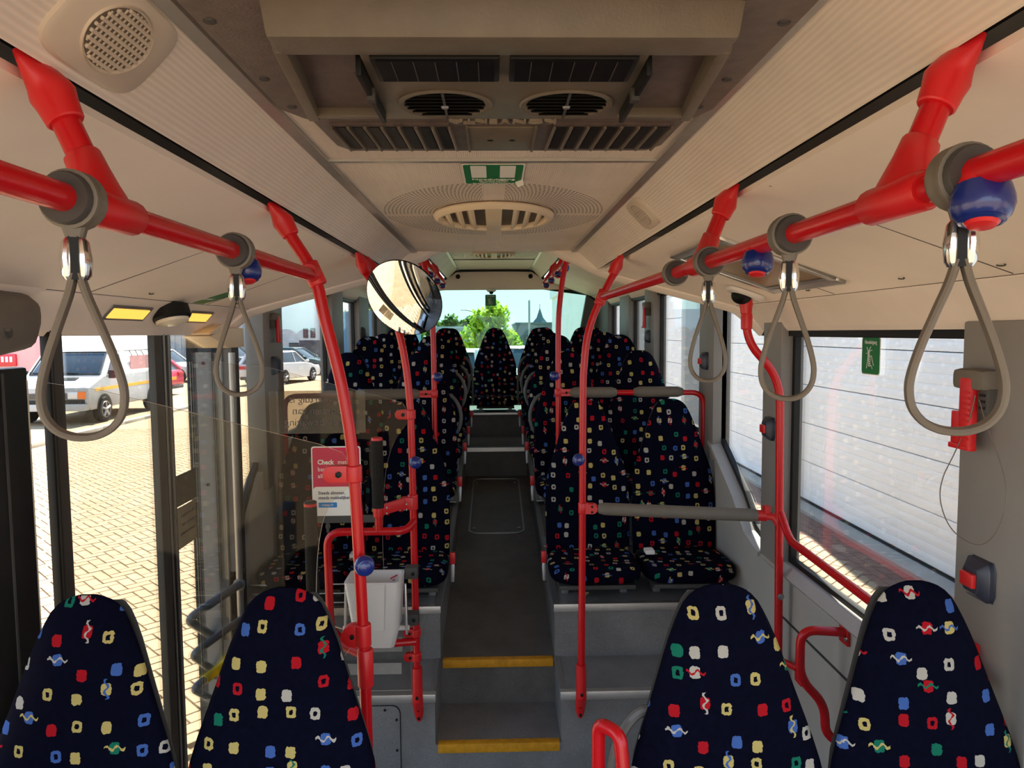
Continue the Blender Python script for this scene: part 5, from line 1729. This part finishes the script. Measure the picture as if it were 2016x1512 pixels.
# red brown border course in straight rows beside the garage wall
q = MB()
for r in range(4):
    for j in range(76):
        y = 1.0 + j * .21 + (r % 2) * .105
        x = 3.32 + r * .103
        q.box(x, x + .096, y, y + .2, GZ - .03, GZ + R.uniform(-.001, .001))
o = q.build('border_course', 'paver_red', street, smooth=0); o['kind'] = 'stuff'
MB().box(3.735, 3.95, .5, 50, GZ - .03, GZ + .035).build('wall_kerb', 'kerb', street)
MB().box(-60, -9.45, -20, 140, GZ - .3, GZ - .005).build('far_paving', 'paver', street)
MB().box(-9.6, 60, 17, 140, GZ - .3, GZ - .004).build('far_paving', 'paver', street)
q = MB()
for k in range(30):
    y = 2 + k * 1.0
    MB().box(-9.47, -9.30, y, y + .985, GZ - .05, GZ + .075).build('kerb_stone', 'kerb', street, bevel=.012)

# ---- garage wall: sectional doors between steel columns
gw = MB().box(4.02, 4.3, -1, 50, GZ - .1, 5.4)
gw.box(3.86, 4.05, -1, 50, 4.20, 5.4)
gwall = struct('wall_garage', gw, 'facade')
ni = 0
for (a, b) in ((.3, 4.70), (5.0, 9.17), (9.47, 13.47), (13.77, 17.8), (18.1, 22.1)):
    d = thing('garage_door', ['white sectional garage door beside the front of the bus, mostly out of frame', 'white sectional garage door filling the big near window', 'white sectional garage door between the two grey columns',
                              'white sectional garage door beyond the second grey column', 'white sectional garage door farthest along the wall'][ni], 'garage door', (3.97, (a + b) / 2, GZ))
    ni += 1
    for k in range(9):
        z0 = GZ + .06 + k * .49
        q = MB()
        pr_ = [(4.0, z0 + .004)]
        for r in range(5):
            za = z0 + .004 + r * .0972
            pr_ += [(3.9655, za + .003), (3.9635, za + .048), (3.9655, za + .0895), (3.970, za + .0935)]
        pr_ += [(4.0, z0 + .486)]
        q.prism(pr_, 'y', a, b)
        o = q.build('door_section', 'sect', d, smooth=0)
    MB().box(3.955, 4.0, a, b, GZ + .03, GZ + .06).build('bottom_seal', 'black', d)
for y in (4.85, 9.32, 13.62, 17.95):
    MB().box(3.62, 4.02, y - .14, y + .14, GZ, 4.3).build('steel_column', 'column', gwall, bevel=.01)
M['tyre'] = plain('tyre_rubber', (.018, .018, .018), .8, 0, .2, .1)
M['rim'] = plain('wheel_rim', (.42, .42, .43), .35, .7, .5, .05)
M['car_glass'] = plain('car_glass', (.035, .045, .055), .06, 0, .6, .1)
M['car_white'] = plain('car_white', (.62, .63, .65), .3, 0, .5, .02, coat=.3)
M['car_red'] = plain('car_red', (.50, .02, .05), .3, 0, .5, .02, coat=.3)
M['car_green'] = plain('car_dark_green', (.012, .045, .042), .25, 0, .5, .05, coat=.4)
M['car_blue'] = plain('car_dark_blue', (.02, .028, .045), .25, 0, .5, .05, coat=.4)
M['van_grey'] = plain('van_weathered_grey', (.36, .37, .38), .5, 0, .4, .1, 1.5)
M['van_white'] = plain('van_white_roof', (.70, .70, .68), .5, 0, .4, .03)
M['lamp_red'] = plain('tail_lamp', (.45, .01, .02), .25, 0, .5, .05)
M['lamp_clear'] = plain('head_lamp', (.6, .62, .68), .15, .2, .5, .05)
M['orange'] = plain('orange_lamp', (.75, .16, .01), .3, 0, .5, .03)
M['stripe'] = plain('yellow_stripe', (.70, .36, .03), .5, 0, .4, .05)
M['pink'] = plain('faded_pink_truck', (.52, .28, .27), .6, 0, .3, .05)
M['blue_box'] = plain('blue_container', (.10, .22, .34), .6, 0, .3, .08)
M['corr'] = plain('grey_corrugated', (.34, .37, .39), .6, 0, .3, .05)
M['teal_roof'] = plain('dark_building', (.10, .13, .14), .6, 0, .3, .08)

def wheel(t, x, y, r, w=.19, side=1):
    o = MB().lathe([(r * .66, -w / 2), (r * .95, -w / 2), (r, -w * .3), (r, w * .3), (r * .95, w / 2), (r * .66, w / 2)], (x, y, r), (0, 1, 0), 22).build('wheel', 'tyre', t)
    MB().lathe([(r * .67, 0), (r * .64, .012), (r * .60, .0)], (x, y + side * w * .48, r), (0, side, 0), 20).build('rim', 'rim', o)
    q = MB()
    for k in range(5):
        a = 2 * pi * k / 5 + .3
        q.tube([(x, y + side * w * .52, r), (x + cos(a) * r * .6, y + side * w * .52, r + sin(a) * r * .6)], r * .085, 6)
    q.build('spoke', 'rim', o)
def place(t, x, y, hx, hy, z=GZ):
    t.location = (x, y, z)
    t.rotation_euler = (0, 0, atan2(hy, hx))
def car(label, mat, x, y, hx, hy, L=4.3, W=1.78, Hh=1.48, hatch=True, plate=True):
    t = thing('parked_car', label, 'car', (0, 0, 0))
    a, h = L / 2, W / 2
    prof = [(-a, .42), (-a + .05, .28), (-a * .45, .22), (a * .45, .22), (a - .08, .26), (a, .45), (a - .04, .66), (a * .55, .86), (a * .28, .93), (-a * .80, .98), (-a + .06, .92), (-a - .0, .62)]
    q = MB().prism(prof, 'y', -h, h)
    q.build('body', mat, t, bevel=.07, bseg=3)
    x0, x1 = (-a + .10, a * .36)
    r0, r1 = (-a + .55, a * .02)
    q = MB().hexa([(x0, -h + .06, .92), (x1, -h + .06, .90), (x1, h - .06, .90), (x0, h - .06, .92), (r0, -h + .22, Hh - .05), (r1, -h + .22, Hh - .05), (r1, h - .22, Hh - .05), (r0, h - .22, Hh - .05)])
    q.build('windows', 'car_glass', t, bevel=.03)
    q = MB().hexa([(r0 - .14, -h + .20, Hh - .07), (r1 + .08, -h + .20, Hh - .07), (r1 + .08, h - .20, Hh - .07), (r0 - .14, h - .20, Hh - .07), (r0 + .1, -h + .26, Hh), (r1 - .08, -h + .26, Hh), (r1 - .08, h - .26, Hh), (r0 + .1, h - .26, Hh)])
    q.build('roof', mat, t, bevel=.03)
    for s in (1, -1):
        q = MB()
        for (b0, b1, w) in ((x1, r1, .04), (x0, r0, .09), (-a * .10, -a * .12, .035)):
            q.tube([(b0, s * (h - .055), .92), (b1, s * (h - .215), Hh - .05)], w, 6)
        q.build('pillar', mat, t)
        MB().ball((x1 - .12, s * (h + .07), .99), .09, .09, .065, 10, 6).build('mirror', mat, t)
        for xx in (-a * .60, a * .62):
            MB().lathe([(.345, 0), (.345, .012)], (xx, s * (h - .005), .315), (0, s, 0), 20).build('wheel_arch', 'black', t)
            wheel(t, xx, s * (h - .075), .31, .19, s)
        MB().box(-a - .02, -a + .12, s * (h - .42), s * (h - .05), .70, .85).build('tail_lamp', 'lamp_red', t, bevel=.03)
        MB().box(a - .20, a + .0, min(s * (h - .06), s * (h - .45)), max(s * (h - .06), s * (h - .45)), .62, .74).build('head_lamp', 'lamp_clear', t, bevel=.03)
    MB().box(-a - .03, -a + .05, -.26, .26, .58, .68).build('plate', 'stripe', t)
    MB().box(-a - .02, -a + .2, -h + .1, h - .1, .24, .38).build('bumper', 'dark_grey', t, bevel=.03)
    place(t, x, y, hx, hy)
    return t
car('white parked hatchback seen from behind, beyond the narrow pane past the door', 'car_white', -9.9, 33.2, .22, 1)
car('dark green parked estate car seen side on, behind the white hatchback', 'car_green', -11.0, 40.0, 1, -.12, 4.6, 1.78, 1.5)
car('dark blue parked car behind the hatchback, seen through the narrow pane', 'car_blue', -16.2, 44.0, 1, -.25, 4.4, 1.8, 1.62)
car('white parked car side on, seen between the door leaf and the jamb', 'car_white', -16.1, 35.0, 1, -.15, 4.2, 1.75, 1.55)
car('red parked car, its tail beside the middle of the door opening', 'car_red', -14.0, 26.6, -1, .06, 4.2, 1.78, 1.40)
car('white parked car small in the rear window, beside the middle bench seat', 'car_white', -1.05, 22.0, .1, 1, 4.4, 1.8, 1.75)
car('silver white car parked behind the tree, low in the rear window', 'car_white', .95, 27.0, .1, -1, 4.4, 1.8, 1.70)

# ---- the old van
v = thing('old_van', 'old grey white van with high roof and yellow stripe beyond the kerb', 'van', (0, 0, 0))
hw = .98
body = [(-2.4, .35), (2.05, .35), (2.12, .55), (2.12, .90), (1.30, 1.18), (.62, 1.80), (-2.4, 1.80)]
q = MB().prism([(-2.4, .36), (1.95, .36), (2.10, .55), (2.10, .93), (1.28, 1.20), (-2.4, 1.20)], 'y', -hw, hw)
q.build('lower_body', 'van_grey', v, bevel=.05, bseg=3)
q = MB().hexa([(-2.4, -hw, 1.18), (1.32, -hw, 1.18), (1.32, hw, 1.18), (-2.4, hw, 1.18), (-2.38, -hw + .10, 1.80), (.70, -hw + .10, 1.80), (.70, hw - .10, 1.80), (-2.38, hw - .10, 1.80)])
q.build('upper_body', 'van_white', v, bevel=.04)
q = MB().hexa([(-2.38, -hw + .08, 1.78), (.78, -hw + .08, 1.78), (.78, hw - .08, 1.78), (-2.38, hw - .08, 1.78), (-2.3, -hw + .22, 2.34), (.10, -hw + .22, 2.34), (.10, hw - .22, 2.34), (-2.3, hw - .22, 2.34)])
q.build('high_roof', 'van_white', v, bevel=.10, bseg=3)
d = Vector((-.62, 0, .62)).normalized(); n_ = Vector((.707, 0, .707))
def wsp(u, y, h):
    p = Vector((1.32, 0, 1.18)).lerp(Vector((.70, 0, 1.80)), u) + n_ * h
    return (p.x, y, p.z)
MB().hexa([wsp(.10, -.84, -.01), wsp(.10, .84, -.01), wsp(.92, .76, -.01), wsp(.92, -.76, -.01), wsp(.10, -.84, .012), wsp(.10, .84, .012), wsp(.92, .76, .012), wsp(.92, -.76, .012)]).build('windscreen', 'car_glass', v, bevel=.01)
q = MB()
for pp in ((wsp(.06, -.88, .01), wsp(.06, .88, .01)), (wsp(.96, -.80, .01), wsp(.96, .80, .01)), (wsp(.06, -.88, .01), wsp(.96, -.80, .01)), (wsp(.06, .88, .01), wsp(.96, .80, .01))):
    q.tube([pp[0], pp[1]], .022, 6)
q.build('windscreen_seal', 'black', v)
q = MB()
for y0 in (-.35, .35):
    q.tube([wsp(.08, y0, .03), wsp(.14, y0 - .55, .03)], .01, 5)
q.build('wiper', 'black', v)
MB().hexa([(1.45, -.45, 1.155), (1.62, -.45, 1.10), (1.62, .45, 1.10), (1.45, .45, 1.155), (1.45, -.45, 1.165), (1.62, -.45, 1.11), (1.62, .45, 1.11), (1.45, .45, 1.165)]).build('bonnet_vent', 'black', v)
for s in (1, -1):
    MB().hexa([(.30, s * (hw - .005), 1.22), (1.12, s * (hw - .005), 1.22), (1.12, s * (hw + .008), 1.22), (.30, s * (hw + .008), 1.22), (.30, s * (hw - .085), 1.72), (.66, s * (hw - .085), 1.72), (.66, s * (hw - .07), 1.72), (.30, s * (hw - .07), 1.72)]).build('door_window', 'car_glass', v)
    MB().box(.27, .285, min(s * hw, s * (hw + .006)), max(s * hw, s * (hw + .006)), .50, 1.20).build('door_gap', 'black', v)
    MB().box(-2.35, 1.75, min(s * hw, s * (hw + .008)), max(s * hw, s * (hw + .008)), .82, .90).build('side_stripe', 'stripe', v)
    MB().obox((1.12, s * (hw + .13), 1.22), .10, .17, .22).build('door_mirror', 'black', v, bevel=.03)
    MB().box(2.085, 2.125, min(s * .50, s * .74), max(s * .50, s * .74), .66, .84).build('head_lamp', 'lamp_clear', v, bevel=.01)
    MB().box(2.07, 2.122, min(s * .745, s * .93), max(s * .745, s * .93), .66, .84).build('turn_lamp', 'orange', v, bevel=.01)
    MB().box(2.09, 2.12, min(s * .03, s * .49), max(s * .03, s * .49), .66, .80).build('grille', 'dark_grey', v)
    for xx in (1.32, -1.45):
        MB().lathe([(.37, 0), (.37, .012)], (xx, s * (hw - .003), .36), (0, s, 0), 22).build('wheel_arch', 'black', v)
        wheel(v, xx, s * (hw - .06), .325, .19, s)
MB().box(1.98, 2.20, -.95, .95, .36, .54).build('front_bumper', 'van_grey', v, bevel=.04)
MB().box(2.10, 2.15, -.90, .90, .54, .64).build('bumper_strip', 'black', v, bevel=.01)
q = MB()
for k in range(3):
    q.tube([(-.3 - k * .35, hw - .08, 1.80), (-.3 - k * .35, hw - .01, 1.66)], .012, 5)
q.build('roof_clips', 'black', v)
MB().box(-1.9, -.2, hw - .03, hw - .015, 1.24, 1.66).build('faded_side_panel', 'pink', v)
place(v, -11.15, 19.9, .03, -1)

t = thing('red_truck', 'faded red box truck behind the van, only its tail and lamp in view', 'truck', (-20, 28, GZ))
MB().box(-24, -17.15, 27, 33, GZ + .45, 3.3).build('box_body', 'pink', t, bevel=.03)
MB().box(-24, -17.13, 26.95, 27.05, GZ + .45, GZ + .80).build('tail_board', 'car_red', t)
MB().box(-19.4, -17.85, 26.92, 27.02, .80, 1.24).build('lamp_cluster', 'lamp_red', t, bevel=.02)
q = MB()
for k in range(9):
    q.box(-19.3 + k * .155, -19.21 + k * .155, 26.90, 26.94, .95, 1.15)
q.build('lamp_ribs', 'lamp_clear', t)
for xx in (-22.0, -18.0):
    MB().lathe([(.2, -.14), (.44, -.14), (.47, -.06), (.47, .06), (.44, .14), (.2, .14)], (xx, 28.2, GZ + .47), (1, 0, 0), 20).build('wheel', 'tyre', t)

# ---- far buildings
def building(label, x0, x1, y0, y1, h, mat, ribs=0, windows=(), roof=None):
    b = thing('far_building', label, 'building', ((x0 + x1) / 2, y0, GZ))
    MB().box(x0, x1, y0, y1, GZ, h).build('walls', mat, b)
    if ribs:
        q = MB()
        n = int((x1 - x0) / ribs)
        for k in range(n):
            x = x0 + k * ribs
            q.box(x, x + ribs * .5, y0 - .05, y0, GZ, h)
        o = q.build('wall_ribs', mat, b); o['kind'] = 'stuff'
    for (a, b_, c, d) in windows:
        o = MB().box(a, b_, y0 - .06, y0 + .02, c, d).build('window', 'dark_grey', b)
        MB().box(a + .06, b_ - .06, y0 - .08, y0 - .05, c + .06, d - .06).build('pane', 'car_glass', o)
    MB().box(x0 - .1, x1 + .1, y0 - .1, y1 + .1, h, h + .18).build('roof_edge', roof or mat, b)
    return b
building('white industrial building beyond the parked cars, with a small round sign', -18.0, -14.6, 60, 70, 6.2, 'facade', 0, ((-15.4, -15.0, 1.6, 2.4), (-16.0, -15.6, 1.6, 2.4), (-17.2, -16.4, .2, 1.2)))
building('blue ribbed container building beyond the green estate car', -12.6, -6.2, 52, 60, 3.35, 'blue_box', .4)
building('grey ribbed industrial building behind the parked cars', -27, -18.4, 58, 70, 4.6, 'corr', .5)
hall = building('dark grey low hall with a pointed roof light, in the rear window', 2.2, 7.2, 72, 90, 2.75, 'teal_roof', 0, ((3.0, 6.6, 1.15, 1.6),))
MB().lathe([(.85, -.05), (.35, .55), (.04, 1.5)], (4.75, 75, 2.9), (0, 0, 1), 4).build('pointed_rooflight', 'teal_roof', hall)
MB().tube([(4.75, 75, 4.3), (4.75, 75, 4.9)], .03, 6).build('roof_spike', 'teal_roof', hall)
building('pale low hall in the rear window, door side of the tree', -5.6, -1.4, 62, 70, 2.3, 'corr', .6, ((-4.2, -3.2, 0, 1.4),))
tag(MB().box(-13.1, -11.5, 48, 49, GZ, 1.5).box(-13.0, -11.6, 47.97, 48.0, GZ + .1, 1.4).build('dark_container', 'car_blue', None, (-12.3, 48, GZ)), 'dark blue box container standing beyond the green estate car', 'container')
fp_ = thing('flagpole', 'thin pale flagpole in front of the dark hall, in the rear window', 'pole', (2.42, 50, GZ))
MB().tube([(2.42, 50, GZ), (2.42, 50, 4.15)], .075, 8).build('pole', 'column', fp_)
lp = thing('street_lamp', 'curved street lamp in the rear window, door side of the tree', 'street lamp', (-1.45, 58, GZ))
MB().tube(fillet([(-1.45, 58, GZ), (-1.45, 58, 3.6), (-2.3, 58, 3.75)], .35, 6), .05, 8).build('mast', 'column', lp)
MB().obox((-2.5, 58, 3.75), .5, .16, .07).build('lamp_head', 'steel', lp, bevel=.02)

# ---- trees
def leaf_mat(name, a, b):
    k = NT(name)
    ge = k.n('ShaderNodeNewGeometry')
    c = k.ramp(ge.outputs['Random Per Island'], [(0, a), (1, b)])
    p = k.princ(c, .6, 0, .3)
    p.inputs['Transmission Weight'].default_value = .0
    tr = k.n('ShaderNodeBsdfTranslucent')
    k.l(c, tr.inputs[0])
    mx = k.n('ShaderNodeMixShader')
    mx.inputs[0].default_value = .45
    k.l(p.outputs[0], mx.inputs[1]); k.l(tr.outputs[0], mx.inputs[2])
    k.l(mx.outputs[0], k.out.inputs[0])
    return k.m
M['leaf'] = leaf_mat('bright_leaves', (.16, .30, .02), (.60, .66, .05))
M['leaf_dark'] = leaf_mat('dark_leaves', (.03, .07, .012), (.12, .20, .03))
M['bark'] = plain('bark', (.09, .065, .045), .9, 0, .2, .2, 5)
def tree(label, x, y, clumps, mat, n=900, ls=.16, group=None):
    t = thing('tree', label, 'tree', (x, y, GZ), group)
    MB().tube(spline([(x, y, GZ), (x + .05, y, GZ + 1.0), (x - .03, y, clumps[0][2])], 4), [.11 - .008 * k for k in range(9)], 8).build('trunk', 'bark', t)
    q = MB()
    tot = sum(c[3] ** 2 for c in clumps)
    for (cx_, cy_, cz_, r) in clumps:
        for _ in range(int(n * r * r / tot)):
            d_ = Vector((R.gauss(0, 1), R.gauss(0, 1), R.gauss(0, 1))).normalized()
            p = Vector((x + cx_, y + cy_, cz_)) + d_ * r * (R.random() ** .25) * (.85 + .25 * R.random())
            u = Vector((R.gauss(0, 1), R.gauss(0, 1), R.gauss(0, 1))).normalized()
            w_ = u.cross(d_ + Vector((0, 0, .3))).normalized()
            k = ls * (.6 + .8 * R.random())
            q.add([p - u * k, p + w_ * k * .55, p + u * k, p - w_ * k * .55], [(0, 1, 2, 3)])
    o = q.build('crown', mat, t, smooth=0); o['kind'] = 'stuff'
    return t
tree('bright green bushy tree in the middle of the rear window', -.25, 30,
     [(.0, 0, 2.05, .75), (.35, .1, 2.65, .55), (-.35, 0, 2.45, .5), (.6, -.1, 1.7, .6), (-.65, -.1, 1.6, .65), (.15, -.3, 1.45, .8), (.2, .2, 2.95, .35), (1.0, 0, 1.2, .5), (-.85, 0, 1.1, .5)], 'leaf', 2600, .13)
nth = ('first', 'second', 'third', 'fourth', 'fifth', 'sixth')
for i, (x, y, h, r) in enumerate(((-9.6, 80, 3.3, 1.4), (-7.3, 84, 3.3, 1.2), (-5.5, 88, 3.6, 1.1), (-4.0, 92, 3.2, .9), (-2.9, 84, 3.5, .8), (-1.7, 88, 3.4, 1.0))):
    tree('dark distant tree behind the pale low hall, %s from the door side' % nth[i], x, y, [(0, 0, h - r * .5, r), (r * .5, 0, h - r * 1.1, r * .8), (-r * .5, 0, h - r * 1.0, r * .8)], 'leaf_dark', 500, .28, 'distant trees in the rear window')
for i, (x, y, h, r) in enumerate(((-21.5, 82, 5.6, 2.2), (-17.6, 76, 5.0, 2.0), (-14.4, 86, 5.6, 2.0), (-10.6, 68, 4.3, 1.7))):
    tree('tree behind the blue and white buildings, %s from the left of them' % nth[i], x, y, [(0, 0, h - r * .5, r), (r * .6, 0, h - r * 1.1, r * .8), (-r * .5, 0, h - r * 1.0, r * .9)], 'leaf_dark', 600, .32, 'trees behind the buildings')
